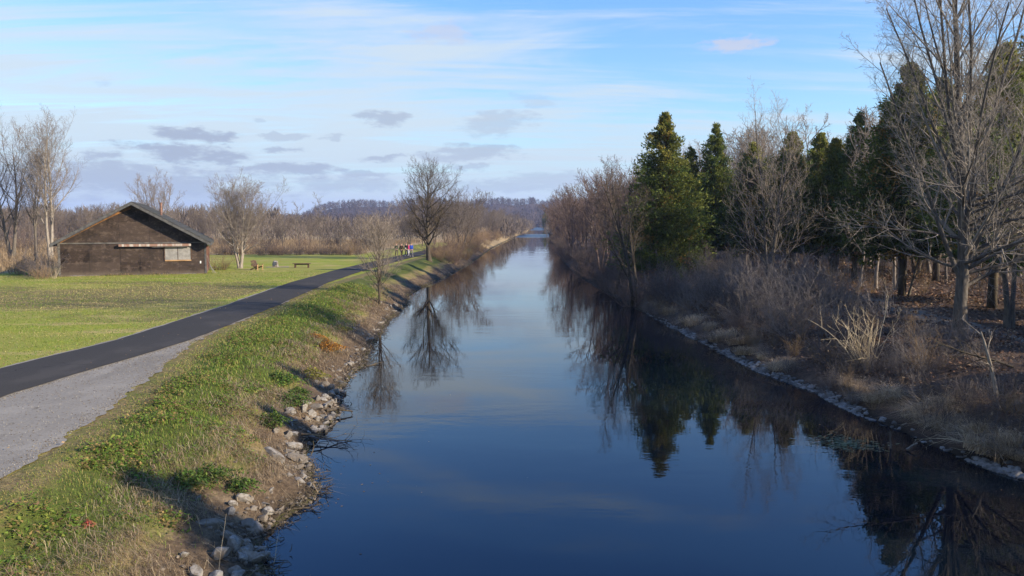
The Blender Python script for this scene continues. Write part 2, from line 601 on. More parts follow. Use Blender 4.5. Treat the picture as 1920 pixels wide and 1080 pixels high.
def gravel_material():
    m, t, b = principled('stone_dust', 0.95, 0.1)
    tc = t.n('ShaderNodeTexCoord')
    o = tc.outputs['Object']
    n = t.noise(o, 14.0, 6.0, 0.85)
    n2 = t.noise(o, 0.8, 4.0, 0.65)
    n3 = t.noise(t.mapping(o, scale=(1, .6, 1)), 3.2, 5.0, 0.75)
    c = t.mix(t.step(n, 0.3, 0.7), (0.235, 0.213, 0.175), (0.15, 0.136, 0.112))
    c = t.mix(t.step(n2, 0.45, 0.7, 0, 0.5), c, (0.26, 0.237, 0.195))
    c = t.mix(t.step(n3, 0.60, 0.68, 0, 0.75), c, (0.095, 0.08, 0.056))
    n4 = t.noise(t.mapping(o, scale=(.5, .15, 1)), 1.6, 4.0, 0.65)
    c = t.mix(t.step(n4, 0.5, 0.66, 0, 0.45), c, (0.125, 0.112, 0.092))
    t.l(c, b.inputs['Base Color'])
    bump(t, b, n, 0.5, 0.012)
    return m


M_asphalt = asphalt_material()
M_gravel = gravel_material()
M_rock = simple('pale_rock', (0.225, 0.208, 0.18), (0.13, 0.119, 0.10), 2.6, 0.9, 0.2, bmp=0.6, c3=(0.10, 0.078, 0.052))
def add_wet(m):
    t = m.node_tree
    b = next(n_ for n_ in t.nodes if n_.type == 'BSDF_PRINCIPLED')
    src = b.inputs['Base Color'].links[0].from_socket
    q = NT.__new__(NT)
    q.t = t
    g = q.n('ShaderNodeNewGeometry')
    sp = q.n('ShaderNodeSeparateXYZ')
    q.l(g.outputs['Position'], sp.inputs[0])
    nz = q.noise(g.outputs['Position'], 4.0, 3.0, .6)
    wet = q.step(q.math('ADD', sp.outputs[2], q.math('MULTIPLY', q.math('SUBTRACT', nz, .5), .12)), .16, .05, 0.0, .85)
    oi = q.n('ShaderNodeObjectInfo')
    c = q.mix(q.step(oi.outputs['Random'], .3, 1, 0, .75), src, (.115, .092, .066))
    q.l(q.mix(wet, c, (.022, .018, .013)), b.inputs['Base Color'])


add_wet(M_rock)
M_rock_wet = simple('dark_rock', (0.10, 0.09, 0.075), (0.05, 0.045, 0.035), 5.0, 0.6, 0.4, bmp=0.5)

# ------------------------------------------------------------------ terrain
L_PIX = [(478, 1072), (496, 995), (549, 966), (596, 925), (590, 890), (576, 852), (600, 810), (608, 799), (641, 760), (641, 730), (682, 685), (698, 652), (716, 622),
         (733, 597), (765, 570), (764, 556), (797, 535), (839, 518), (880, 496), (924, 465), (954, 450), (972, 442), (983, 439), (1003, 425)]
R_PIX = [(1920, 899), (1862, 883), (1721, 823), (1606, 777), (1533, 738), (1419, 696), (1305, 636), (1193, 580), (1125, 543), (1080, 515), (1062, 498), (1044, 474),
         (1035, 458), (1029, 441), (1019, 427)]
_l = np.array([at(x, y)[:2] for x, y in L_PIX])
_r = np.array([at(x, y)[:2] for x, y in R_PIX])
_l = np.vstack([[(-4.2, -40), (-4.4, 5)], _l, [(60, 1600), (200, 4000)]])
_r = np.vstack([[(13.6, -40), (13.4, 14)], _r, [(80, 1600), (225, 4000)]])
_l = _l[np.argsort(_l[:, 1])]
_r = _r[np.argsort(_r[:, 1])]


def XL(y):
    y = np.asarray(y, float)
    w = np.clip(y / 120, 0.25, 3)
    return np.interp(y, _l[:, 1], _l[:, 0]) + (fbm(y, 0 * y, 1.6, 3, 3) - 0.5) * 0.55


def XR(y):
    y = np.asarray(y, float)
    return np.interp(y, _r[:, 1], _r[:, 0]) + (fbm(y, 0 * y + 5, 2.0, 8, 3) - 0.5) * 0.45


LAWN = 1.7


def ground_z(x, y):
    x, y = np.asarray(x, float), np.asarray(y, float)
    xl, xr = XL(y), XR(y)
    dl, dr = xl - x, x - xr
    # left bank
    n1 = fbm(x, y, 2.3, 1)
    n2 = fbm(x, y, 0.7, 5)
    bw = 4.3 + (vnoise(0 * y, y, 9.0, 2) - .5) * 0.8
    t = np.clip(dl / bw, 0, 1)
    prof = 1 - (1 - t) ** 1.7
    zl = LAWN * prof * (0.92 + 0.08 * sstep(t, .6, 1)) + sstep(dl, 0, .6) * (1 - sstep(t, .75, 1)) * ((n1 - .5) * .45 + (n2 - .5) * .26)
    lawn = (fbm(x, y, 26.0, 4, 2) - .5) * 0.22 * sstep(dl, 5, 16) + (fbm(x, y, 3.0, 6, 2) - .5) * 0.05 * sstep(dl, 4, 7)
    zl = zl + lawn * sstep(dl, 3, 6)
    # right bank
    t = np.clip(dr / 6.5, 0, 1)
    zr = 1.65 * (1 - (1 - t) ** 1.6) + sstep(dr, 0.2, 1.5) * ((n1 - .5) * .3 + (n2 - .5) * .12) + (fbm(x, y, 14.0, 7, 2) - .5) * 0.5 * sstep(dr, 5, 12)
    zb = -1.3 * np.clip(np.minimum(-dl, -dr) / 1.6, 0, 1)
    z = np.where(dl > 0, zl, np.where(dr > 0, zr, zb))
    # far hills
    far = np.hypot(x, y)
    ang = np.degrees(np.arctan2(x, y))
    hill = (sstep(ang, -15.5, -12.5) - sstep(ang, 10, 22) * .6) * (0.72 + 0.28 * vnoise(ang, 0 * ang, 2.6, 4)) * (0.86 + .28 * vnoise(ang, 0 * ang, 1.2, 9))
    z = z + 35.0 * sstep(far, 900, 1300) * hill
    return z


def gz(x, y):
    return float(ground_z(np.array([x]), np.array([y]))[0])


def on_ground(px, py, z0=LAWN):
    """the ground point seen at a pixel of the photograph"""
    z = z0
    for _ in range(6):
        p = at(px, py, z)
        z = 0.5 * z + 0.5 * gz(p[0], p[1])
    return np.array((p[0], p[1], gz(p[0], p[1])))


def spot(px, Y):
    """a spot at distance Y in the direction of picture column px, on the ground"""
    x = (px - 960) / FPX * (Y * math.cos(PITCH) + 0.4)
    return np.array((x, Y, gz(x, Y)))


# path edges measured on the lawn
P_R = np.array([(8, -13.2), (22, -13.9), (32, -12.9), (44, -13.25), (62, -14.3), (77, -14.4), (103, -13.3), (130, -11.6), (160, -10.0), (230, -6.5), (400, -2)])
PATH_W = 3.0


def path_right(y):
    return np.interp(y, P_R[:, 0], P_R[:, 1])


GRAV = np.array([(8, -8.9), (14.7, -9.5), (20.3, -10.35), (26, -11.5), (31, -12.5), (33.5, -12.8), (36, -12.97), (60, -14.2), (400, -1.95)])


def trail_x(y):
    return np.interp(y, [20, 32, 40, 47, 70, 98, 140], [22.2, 21.2, 21.4, 21.8, 22.2, 22.8, 26])


def build_ground():
    ys = np.concatenate([np.arange(-30, 8, 2.0), np.arange(8, 62, 0.3), np.arange(62, 130, 0.9), np.arange(130, 420, 4.0), np.geomspace(420, 5000, 34)])
    offs = np.concatenate([np.arange(0, 6, 0.22), np.arange(6, 22, 0.6), np.arange(22, 90, 3.0), np.geomspace(90, 3500, 26)])
    inner = np.array([0.25, 0.8, 1.6])
    Y = ys[:, None]
    xl, xr = XL(ys)[:, None], XR(ys)[:, None]
    mid = (xl + xr) / 2
    X = np.concatenate([xl - offs[::-1][None], xl + inner[None], mid, xr - inner[::-1][None], xr + offs[None]], 1)
    Y = np.broadcast_to(Y, X.shape)
    Z = ground_z(X, Y)
    n, mcol = X.shape
    V = np.stack([X, Y, Z], -1).reshape(-1, 3)
    idx = np.arange(n * mcol).reshape(n, mcol)
    F = np.stack([idx[:-1, :-1], idx[:-1, 1:], idx[1:, 1:], idx[1:, :-1]], -1).reshape(-1, 4)
    mb = MB().add(V, F)
    me = mb.mesh('ground', smooth=True)
    x, y = V[:, 0], V[:, 1]
    dl, dr = XL(y) - x, x - XR(y)
    n1 = fbm(x, y, 3.0, 21)
    n2 = fbm(x, y, 1.1, 25)
    left = (dl > 0) * 1.0
    pr = path_right(y)
    gv = np.maximum(np.interp(y, GRAV[:, 0], GRAV[:, 1]), pr)
    verge = left * sstep(x, gv - .2, gv) * (1 - sstep(x, gv + 0.5, gv + 1.6)) * .78
    dry = np.maximum(verge, left * sstep(n1 * .7 + n2 * .3, .56, .76) * (1 - sstep(dl, 4.5, 6.5)) * .9)
    dry = np.maximum(dry, left * (1 - sstep(dl, 1.6, 3.0)) * .9)
    tanp = left * np.exp(-((x + 27) / 13) ** 2 - ((y - 51) / 9.5) ** 2)
    dry = np.maximum(dry, np.clip(tanp * 1.35 + (fbm(x, y, 4.0, 91) - .5) * 1.3 * (tanp > .1), 0, .9) * (x < pr - 3.6))
    soil = left * (1 - sstep(dl + (n1 - .5) * 1.6, 0.7, 2.0))
    soil = np.maximum(soil, left * sstep(n1 * .4 + n2 * .6, .60, .74) * (1 - sstep(dl, 3.2, 4.6)))
    litter = (dr > -1.2) * 1.0 * (dl < 0)
    trail = (dr > 0) * (1 - sstep(np.abs(x - trail_x(y)), 0.5, 1.1)) * sstep(y, 20, 26)
    dry = np.maximum(dry, (dr > 0) * 0.0)
    fl = 108 + 18 * (vnoise(x, 0 * x, 14, 3) - .5)
    field = left * sstep(y - fl, 0, 9) * (1 - (1 - sstep(x, pr - 11, pr - 7)) * 0) * np.where(x > pr - 10, sstep(y, 175, 190), 1)
    field = np.maximum(field, left * (1 - sstep(x, -50, -46)) * sstep(y, 60, 66) * .95)
    field = np.maximum(field, sstep(y, 400, 500) * .9) * (1 - sstep(np.hypot(x, y), 760, 860))
    litter = np.maximum(litter, sstep(np.hypot(x, y), 760, 860))
    wet = (1 - sstep(np.minimum(np.abs(dl), np.abs(dr)) + (n2 - .5) * .5, .10, .50)) * .92
    bank = left * (1 - sstep(dl, 5.5, 7.5)) * sstep(x, gv, gv + .6)  # where the ground carries the painted shade under the blades
    for nm, arr in (('bank', bank), ('dry', dry), ('soil', soil), ('litter', litter), ('field', field), ('trail', trail), ('wet', np.where((dl < 0) & (dr < 0), 1.0, wet))):
        a = me.attributes.new(nm, 'FLOAT', 'POINT')
        a.data.foreach_set('value', np.asarray(arr, np.float32))
    tag(link('ground', me, M_ground), kind='structure')


build_ground()


def build_water():
    ys = np.concatenate([np.arange(-30, 120, 2.0), np.arange(120, 420, 10.0), np.geomspace(420, 4900, 20)])
    a, b_ = XL(ys) - 1.2, XR(ys) + 1.2
    V = np.concatenate([np.stack([a, ys, 0 * ys], -1), np.stack([b_, ys, 0 * ys], -1)])
    n = len(ys)
    F = [(i, n + i, n + i + 1, i + 1) for i in range(n - 1)]
    tag(MB().add(V, F).build('canal_water', M_water), kind='structure')


build_water()


def strip(name, mat, xa, xb, ys, lift, cols=6, crown=0.0):
    t = np.linspace(0, 1, cols)
    X = xa[:, None] * (1 - t) + xb[:, None] * t
    Y = np.broadcast_to(ys[:, None], X.shape)
    Z = ground_z(X, Y) + lift + crown * (1 - (2 * t - 1) ** 2)
    V = np.stack([X, Y, Z], -1).reshape(-1, 3)
    idx = np.arange(X.size).reshape(X.shape)
    F = np.stack([idx[:-1, :-1], idx[:-1, 1:], idx[1:, 1:], idx[1:, :-1]], -1).reshape(-1, 4)
    return tag(MB().add(V, F).build(name, mat, smooth=True), kind='structure')


_y = np.concatenate([np.arange(8, 60, 0.3), np.arange(60, 170, 0.9)])
_wob = (fbm(_y, 0 * _y, 1.2, 31, 4) - .5) * 0.34
strip('asphalt_path', M_asphalt, path_right(_y) - PATH_W + _wob * .4, path_right(_y) + _wob * .4, _y, 0.050, 7, 0.03)
_yg = np.concatenate([np.arange(8, 36, 0.08), np.arange(36, 60, .3)])
_w2 = (fbm(_yg, 0 * _yg, 1.6, 37, 2) - .5) * .9 + (fbm(_yg, 0 * _yg, .35, 39, 2) - .5) * .7
strip('gravel_shoulder', M_gravel, path_right(_yg) - 0.3, np.interp(_yg, GRAV[:, 0], GRAV[:, 1]) + _w2 * .5, _yg, 0.028, 12)
strip('gravel_edge', M_gravel, path_right(_yg) - PATH_W - 0.22 + _w2 * .25, path_right(_yg) - PATH_W + 0.2, _yg, 0.026, 4)

# ------------------------------------------------------------------ bare trees
UP = np.array((0, 0, 1.0))


def norm(a):
    return a / (np.linalg.norm(a, axis=-1, keepdims=True) + 1e-9)


def polyline(rng, pos, d, length, r0, K, trop, wig, tip=0.25, droop=0.0):
    N = len(pos)
    P = np.empty((N, K, 3))
    P[:, 0] = pos
    d = norm(d)
    step = (length / (K - 1))[:, None]
    for k in range(1, K):
        d = norm(d + UP * (trop - droop * (k == 1)) + rng.normal(0, wig, (N, 3)))
        P[:, k] = P[:, k - 1] + d * step
    s = np.linspace(0, 1, K)[None]
    Rr = r0[:, None] * (1 - (1 - tip) * s ** 0.85)
    return P, Rr


def kids(rng, src, n, t0, t1, ang, angv, lf, K, trop, wig, rr, rmin, shape=None, tip=0.25, azc=None, azw=None, flat=None):
    P, Rr, L = src
    N, K0, _ = P.shape
    M = N * n
    idx = np.repeat(np.arange(N), n)
    j = np.tile(np.arange(n), N)
    t = t0 + (t1 - t0) * (j + rng.random(M)) / n
    s = np.clip(t * (K0 - 1), 0, K0 - 1.001)
    i = s.astype(int)
    f = (s - i)[:, None]
    pos = P[idx, i] * (1 - f) + P[idx, i + 1] * f
    tan = norm(P[idx, i + 1] - P[idx, i])
    rad = Rr[idx, i] * (1 - f[:, 0]) + Rr[idx, i + 1] * f[:, 0]
    az = j * 2.4 + np.repeat(rng.random(N) * 6.28, n) + rng.normal(0, .35, M)
    if azc is not None:
        az = azc + rng.uniform(-azw, azw, M)
    ref = np.where(np.abs(tan[:, 2:3]) > .9, np.array([[0, -1.0, 0.0]]), np.array([[0, 0, 1.0]]))
    u = norm(np.cross(ref, tan))
    v = np.cross(tan, u)
    if flat is not None:                      # keep side twigs nearer to the horizontal plane of the branch
        az = np.where(rng.random(M) < .5, 0, math.pi) + rng.normal(0, flat, M)
    a = ang + rng.normal(0, angv, M)
    d = tan * np.cos(a)[:, None] + (u * np.cos(az)[:, None] + v * np.sin(az)[:, None]) * np.sin(a)[:, None]
    length = L[idx] * lf * rng.uniform(.65, 1.2, M)
    if shape is not None:
        length = length * shape(t)
    r0 = np.maximum(rad * rr, rmin)
    PP, RR = polyline(rng, pos, d, length, r0, K, trop, wig, tip)
    return PP, RR, length


def stems(rng, n, h, r, spread, K=9, trop=0.05, wig=0.05, base=0.1, tip=0.12):
    az = np.arange(n) * 6.283 / max(n, 1) + rng.random() * 6
    d = np.stack([np.cos(az) * spread, np.sin(az) * spread, np.ones(n)], -1) + rng.normal(0, .02, (n, 3))
    pos = np.stack([np.cos(az) * base * (n > 1), np.sin(az) * base * (n > 1), np.full(n, -0.25)], -1)
    L = h * rng.uniform(.85, 1.0, n)
    L[0] = h
    P, Rr = polyline(rng, pos, d, L, np.full(n, r) * rng.uniform(.75, 1, n), K, trop, wig, tip)
    Rr[:, 0] *= 1.35
    return P, Rr, L


def tree_mesh(levels, sides):
    mb = MB()
    for (P, Rr, L), s in zip(levels, sides):
        v, f = tubes(P, Rr, s)
        mb.add(v, f)
    return mb


def make_bare(seed, h=14, r=0.25, n=1, spread=0.0, limbs=16, t0=.22, ang=.75, lf=.42, b2=9, b3=7, b4=5, rmin=.004, trop=.10, wig=.09, crown='round', trunk_wig=.045):
    """levels of branches of a leafless tree: (trunk mesh builder, crown mesh builder)"""
    rng = np.random.default_rng(seed)
    shp = {'round': lambda t: 0.55 + 0.75 * np.sin(np.clip((t - t0 * .4) / (1 - t0 * .4), 0, 1) * math.pi) ** .8 - .25 * t,
           'vase': lambda t: 1.25 - .75 * t, 'narrow': lambda t: 1.0 - .55 * t, 'flat': lambda t: .7 + .5 * t}[crown]
    s0 = stems(rng, n, h, r, spread, 10, .03, trunk_wig)
    l1 = kids(rng, s0, limbs, t0, .97, ang, .14, lf, 8, trop, wig * .8, .52, rmin * 3, shp)
    l2 = kids(rng, l1, b2, .18, 1.0, .72, .2, .40, 6, trop * .9, wig * .85, .55, rmin * 1.8, lambda t: 1.15 - .5 * t)
    l3 = kids(rng, l2, b3, .15, 1.0, .75, .25, .42, 4, trop * .9, wig * .95, .6, rmin * 1.2, lambda t: 1.1 - .4 * t)
    lv = [l2, l3]
    sd = [4, 3]
    if b4:
        lv.append(kids(rng, l3, b4, .15, 1.0, .65, .25, .5, 3, .08, .10, .7, rmin, lambda t: 1.1 - .4 * t, tip=.5))
        sd.append(3)
    q = h / max(lv[-1][0][..., 2].max(), 1)
    q = min(q, 1.0)
    sc = lambda L_: (L_[0] * q, np.maximum(L_[1] * (q + (1 - q) * .6), rmin * .5), L_[2])
    trunk = tree_mesh([sc(s0), sc(l1)], [9, 6])
    crown_mb = tree_mesh([sc(x_) for x_ in lv], sd)
    return trunk, crown_mb


TREE_KIND = 'bare_tree'


def plant(tb, mats, p, name, label, cat, group=None, rz=0.0, sc=1.0):
    """a tree with its trunk and crown as parts"""
    root = empty(name, p, rz, label, cat, group)
    root.scale = (sc, sc, sc)
    tb[0].build('trunk', mats[0], root, smooth=True)
    tb[1].build('crown', mats[1], root, smooth=True)
    return root


M_bark_maple = bark('maple_bark', (0.125, 0.108, 0.088), (0.055, 0.047, 0.038), 0.05)
M_twig_maple = bark('maple_twigs', (0.27, 0.235, 0.19), (0.17, 0.145, 0.115), 0.05)
GREY, DARK, PALE = (M_bark_grey, M_twig_grey), (M_bark_dark, M_twig_dark), (M_bark_pale, M_twig_pale)

# left of the canal: the named trees
plant(make_bare(3, 14.0, .40, 1, 0, 40, .16, .98, .44, 10, 8, 6, .006, .10, .07, 'round', .03), DARK, on_ground(805, 490, 1.2), 'bare_tree',
      'tall dark leafless tree with full rounded crown on the left bank beside the path', 'tree')
plant(make_bare(14, 7.2, .10, 2, .10, 20, .22, .72, .50, 8, 6, 4, .006, .12, .07, 'round'), (M_bark_dark, M_twig_pale), on_ground(712, 570, .6), 'bare_sapling',
      'slender reddish sapling with two thin stems growing from the left bank', 'tree')
plant(make_bare(25, 10.6, .19, 4, .20, 17, .18, .72, .52, 9, 8, 6, .006, .09, .07, 'round', .03), (M_bark_pale, M_twig_grey), on_ground(450, 503), 'bare_tree',
      'broad leafless tree with pale split trunk beside the wooden chair', 'tree')
plant(make_bare(36, 19.3, .36, 2, .20, 15, .22, .66, .42, 9, 8, 5, .007, .10, .10, 'round', .06), GREY, spot(22, 100), 'bare_tree',
      'tall grey tree with a forked trunk at the far left edge', 'tree')
plant(make_bare(47, 18.6, .28, 2, .05, 18, .28, .66, .38, 9, 7, 5, .007, .12, .08, 'round', .03), (M_bark_pale, M_twig_grey), spot(95, 96), 'bare_tree',
      'tall pale twin trunk tree rising left of the wooden shed', 'tree')
plant(make_bare(48, 15.0, .2, 2, .08, 16, .3, .6, .36, 9, 8, 5, .007, .12, .09, 'round', .05), GREY, spot(68, 98), 'bare_tree',
      'thin crooked grey tree between the two tall ones left of the shed', 'tree')
plant(make_bare(58, 13.0, .16, 5, .3, 11, .25, .6, .42, 8, 7, 4, .009, .12, .06, 'vase', .03), GREY, spot(297, 118), 'bare_tree',
      'spreading leafless tree whose crown shows above the shed roof', 'tree')
for k, (px, Y, h, lab) in enumerate([(562, 122, 8.0, 'small thin bare tree above the grass behind the rectangular bench'), (600, 126, 9.5, 'slim upright bare tree rising behind the lawn edge, taller than its neighbour'),
                                     (638, 117, 4.6, 'little dark bare tree at the edge of the lawn left of the path'), (530, 140, 9.0, 'grey bare tree in the brush right of the pale split trunk tree')]):
    plant(make_bare(70 + k, h, .09, 1, 0, 13, .25, .75, .34, 7, 6, 3, .008, .08, .09, 'narrow'), GREY, spot(px, Y), 'bare_tree', lab, 'tree')

# right bank: the big maple and its neighbours


def make_maple(seed):
    rng = np.random.default_rng(seed)
    s0 = stems(rng, 1, 18.0, .33, 0, 12, .02, .03)
    co = kids(rng, s0, 9, .12, .42, .30, .07, .66, 10, .035, .035, .48, .04, lambda t: 1.0 - .3 * t)
    low = kids(rng, s0, 9, .14, .34, 1.25, .14, .42, 9, .012, .07, .34, .03, tip=.15)
    lowl = kids(rng, s0, 11, .13, .34, 1.2, .1, .50, 9, .015, .06, .36, .03, azc=math.pi, azw=.75, tip=.15)
    upl = kids(rng, s0, 10, .4, .97, .6, .1, .34, 8, .06, .05, .5, .02)
    main = tuple(np.concatenate([co[i], s0[i][:, ::1][:, np.linspace(0, 11, 10).astype(int)] if i < 2 else s0[i]]) for i in range(3))
    coL = kids(rng, main, 18, .22, .98, .62, .12, .27, 7, .07, .06, .46, .010, lambda t: 1.25 - .6 * t)
    l2 = [kids(rng, s, n, .12, 1, .7, .18, .38, 6, .06, .07, .5, .007, lambda t: 1.2 - .6 * t) for s, n in ((coL, 8), (upl, 9), (low, 14), (lowl, 20))]
    l3 = [kids(rng, s, 6, .12, 1, .75, .22, .44, 4, .05, .10, .6, .0055, lambda t: 1.1 - .4 * t) for s in l2]
    l4 = [kids(rng, s, 3, .15, 1, .75, .25, .5, 3, .04, .18, .7, .004, tip=.6) for s in l3]
    trunk = tree_mesh([s0, co, low, lowl, upl], [12, 8, 6, 6, 6])
    crown = tree_mesh([coL] + l2 + l3 + l4, [5] + [4] * 4 + [3] * 8)
    return trunk, crown


p_maple = on_ground(1800, 634, 1.6)
plant(make_maple(5), (M_bark_maple, M_twig_maple), p_maple, 'maple_tree', 'largest leafless tree on the right bank, thick trunk and long low limbs', 'tree')
p2 = spot(1442, 62)
plant(make_bare(81, 16.3, .15, 3, .09, 17, .06, .72, .40, 8, 5, 4, .005, .08, .05, 'vase', .03), (M_bark_grey, M_twig_pale), p2, 'bare_tree',
      'tall vase shaped bare tree in front of the dark evergreens, sunlit grey branches', 'tree')
plant(make_bare(82, 12.0, .17, 2, .14, 11, .25, .7, .38, 8, 6, 4, .005, .06, .10, 'vase', .07), (M_bark_grey, M_twig_grey), spot(1893, 37), 'bare_tree',
      'crooked grey tree right of the largest trunk, by the right edge', 'tree')
plant(make_bare(83, 9.0, .10, 2, .3, 11, .2, .7, .45, 8, 6, 4, .005, .05, .10, 'vase', .06), (M_bark_grey, M_twig_pale), spot(1700, 52), 'bare_tree',
      'low spreading bare tree behind the trail, left of the largest trunk', 'tree')
plant(make_bare(84, 11.5, .2, 2, .25, 11, .18, .6, .42, 8, 7, 4, .006, .07, .11, 'vase', .08), DARK, on_ground(1188, 572, .4), 'bare_tree',
      'dark leaning waterside tree just left of the big evergreen', 'tree')
plant(make_bare(85, 11.0, .16, 1, .25, 12, .25, .7, .42, 8, 7, 4, .006, .07, .11, 'round', .08), DARK, on_ground(1152, 552, .4), 'bare_tree',
      'dark crooked tree at the right waterline, second left of the big evergreen', 'tree')

# ------------------------------------------------------------------ evergreens


def make_cedar(seed, h, rb, bare=0.06, nb=300, spray=15, gold=0.35, lean=0.0):
    rng = np.random.default_rng(seed)
    tr = MB()
    z = np.linspace(-.3, h * .96, 8)
    P = np.stack([lean * z / h + rng.normal(0, .04, 8), rng.normal(0, .04, 8), z], -1)
    rr = (.018 * h) * (1 - .93 * np.linspace(0, 1, 8))
    tr.tube(P, rr, 8)
    u = 1 - (1 - np.sort(rng.random(nb))) ** .64
    t = bare + (1 - bare) * u
    az = np.arange(nb) * 2.39996 + rng.normal(0, .3, nb)
    prof = np.where(u < .2, .70 + .30 * u / .2, (1 - ((u - .2) / .8) ** 1.2))
    # lobes: whole sectors of the outline stick out or fall back
    lob = .64 + .62 * vnoise(np.cos(az) * 2 + 5, t * h * .7 + np.sin(az) * 2, 1.0, seed % 13)
    ln = rb * prof * lob * rng.uniform(.62, 1.22, nb) + .05
    pos = np.stack([lean * t + 0 * t, 0 * t, t * h * .97], -1)
    d = np.stack([np.cos(az), np.sin(az), rng.normal(.12, .12, nb) + .9 * (u - .15)], -1)
    BP, BR = polyline(rng, pos, d, ln, np.maximum(.022 * (1 - u), .008), 5, .07, .08, .3)
    v, f = tubes(BP, BR, 4)
    tr.add(v, f)
    # sprays of flat scale leaves
    M = nb * spray
    bi = np.repeat(np.arange(nb), spray)
    s = (1 - rng.random(M) ** 1.6 * .72) * 4
    i = np.clip(s.astype(int), 0, 3)
    fr = (s - i)[:, None]
    c = BP[bi, i] * (1 - fr) + BP[bi, i + 1] * fr + rng.normal(0, 1, (M, 3)) * (.05 + .085 * ln[bi])[:, None] * np.array((1, 1, .75))
    out = norm(BP[bi, -1] - BP[bi, 0])
    nl = 4
    C = np.repeat(c, nl, 0) + rng.normal(0, .06, (M * nl, 3))
    D = norm(np.repeat(out, nl, 0) * .7 + rng.normal(0, .55, (M * nl, 3)) + np.array((0, 0, .25)))
    W = norm(np.cross(D, rng.normal(0, 1, (M * nl, 3))))
    ll = rng.uniform(.13, .30, M * nl)[:, None] * np.repeat(.62 + .38 * np.clip(ln[bi] / 1.2, 0, 1), nl)[:, None]
    ww = rng.uniform(.03, .065, M * nl)[:, None]
    a, b2, e, g = C, C + D * ll * .5 + W * ww, C + D * ll, C + D * ll * .5 - W * ww
    V = np.stack([a, b2, e, g], 1).reshape(-1, 3)
    F = np.arange(len(V)).reshape(-1, 4)
    # leaf colour by branch: deep green, olive, rust-gold tips
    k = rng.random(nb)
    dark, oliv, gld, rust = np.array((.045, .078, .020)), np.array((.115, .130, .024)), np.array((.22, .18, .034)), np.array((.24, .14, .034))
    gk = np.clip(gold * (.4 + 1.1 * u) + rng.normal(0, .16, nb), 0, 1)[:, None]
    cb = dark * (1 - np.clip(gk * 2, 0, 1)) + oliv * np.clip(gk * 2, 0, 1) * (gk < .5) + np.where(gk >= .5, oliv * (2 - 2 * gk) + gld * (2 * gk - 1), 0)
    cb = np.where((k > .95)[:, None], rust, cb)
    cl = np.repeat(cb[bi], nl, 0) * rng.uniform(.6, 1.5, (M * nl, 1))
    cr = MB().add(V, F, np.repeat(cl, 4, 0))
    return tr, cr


def plant_cedar(tb, p, label, group=None, rz=0, sc=(1, 1, 1), name='cedar_tree'):
    root = empty(name, p, rz, label, 'evergreen tree', group)
    root.scale = sc
    tb[0].build('trunk', M_bark_dark, root, smooth=True)
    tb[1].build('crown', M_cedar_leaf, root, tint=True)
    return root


ced_big = plant_cedar(make_cedar(101, 14.8, 3.4, .03, 360, 42, .50), on_ground(1243, 528, 1.0), 'large full cone shaped evergreen at the water side with foliage down to the ground', sc=(1.18, 1.18, 1.0))
ced_mid = plant_cedar(make_cedar(102, 12.7, 2.7, .12, 230, 34, .45), spot(1292, 80), 'slimmer evergreen just right of and behind the big waterside one')
ced_tall = plant_cedar(make_cedar(103, 15.0, 2.9, .14, 290, 36, .34), spot(1338, 79), 'tall dark spire topped evergreen behind the vase shaped bare tree')
ced_a = plant_cedar(make_cedar(104, 13.4, 3.2, .16, 300, 38, .46), spot(1478, 72), 'broad evergreen with rusty gold top behind the vase shaped bare tree')
CED = [('a', 1408, 75, 1.0, 'olive evergreen half hidden behind the vase shaped bare tree, left of the rusty topped one'),
       ('a', 1560, 70, .97, 'evergreen with golden tip right of the rusty topped one'),
       ('tall', 1602, 68, .98, 'dark pointed evergreen beside the golden tipped one'),
       ('a', 1690, 52, 1.15, 'large dark evergreen behind the left limbs of the largest bare tree'),
       ('a', 1755, 66, 1.25, 'dark evergreen behind the trunk fork of the largest bare tree'),
       ('a', 1860, 45, 1.2, 'tall evergreen directly right of the trunk of the largest bare tree'),
       ('tall', 1935, 47, 1.25, 'tall evergreen cut off by the right edge of the view'),
       ('a', 1790, 74, 1.2, 'distant evergreen seen through the branches of the largest bare tree'),
       ('tall', 1645, 84, 1.05, 'distant evergreen between the golden tipped one and the large dark one'),
       ('a', 1530, 77, 1.0, 'evergreen half hidden behind the golden tipped one')]
_src = {'tall': ced_tall, 'a': ced_a}
for k, (s, px, Y, sc, lab) in enumerate(CED):
    c = copy_tree(_src[s])
    c.location = spot(px, Y)
    c.rotation_euler.z = 1.3 + k * 1.9
    c.scale = (sc, sc, sc * (.95 + .02 * (k % 5)))
    tag(c, lab, 'evergreen tree')
# evergreens right of the frame: their shadows cross the water and the near banks
for k, (s, x, y, h) in enumerate([('a', 28.5 + 1.5 * (q_ % 2), 2.5 + 4.6 * q_, 6.6 + .9 * (q_ % 3)) for q_ in (0, 1, 3, 4, 6, 7, 8)] + [('a', 16.6, 7.2, 11.0), ('a', 17.0, 3.2, 9.8), ('mid', 18.2, 14.4, 10.8), ('mid', 20.6, 19.0, 12.4), ('a', 31, 4, 10), ('a', 34, 14, 10.5), ('a', 37, 24, 11),
                                  ('tall', 33, 30, 11), ('a', 43, 36, 12), ('a', 46, 18, 12)]):
    src = {'tall': ced_tall, 'a': ced_a, 'mid': ced_mid}[s]
    hh = {'tall': 14.6, 'a': 13.0, 'mid': 12.5}[s]
    c = copy_tree(src)
    c.location = (x, y, gz(x, y))
    c.rotation_euler.z = k * 2.1
    c.scale = (h / hh,) * 3
    tag(c, 'dark evergreen of the wood beyond the right edge of the view', 'evergreen tree', 'evergreens beyond the right edge')

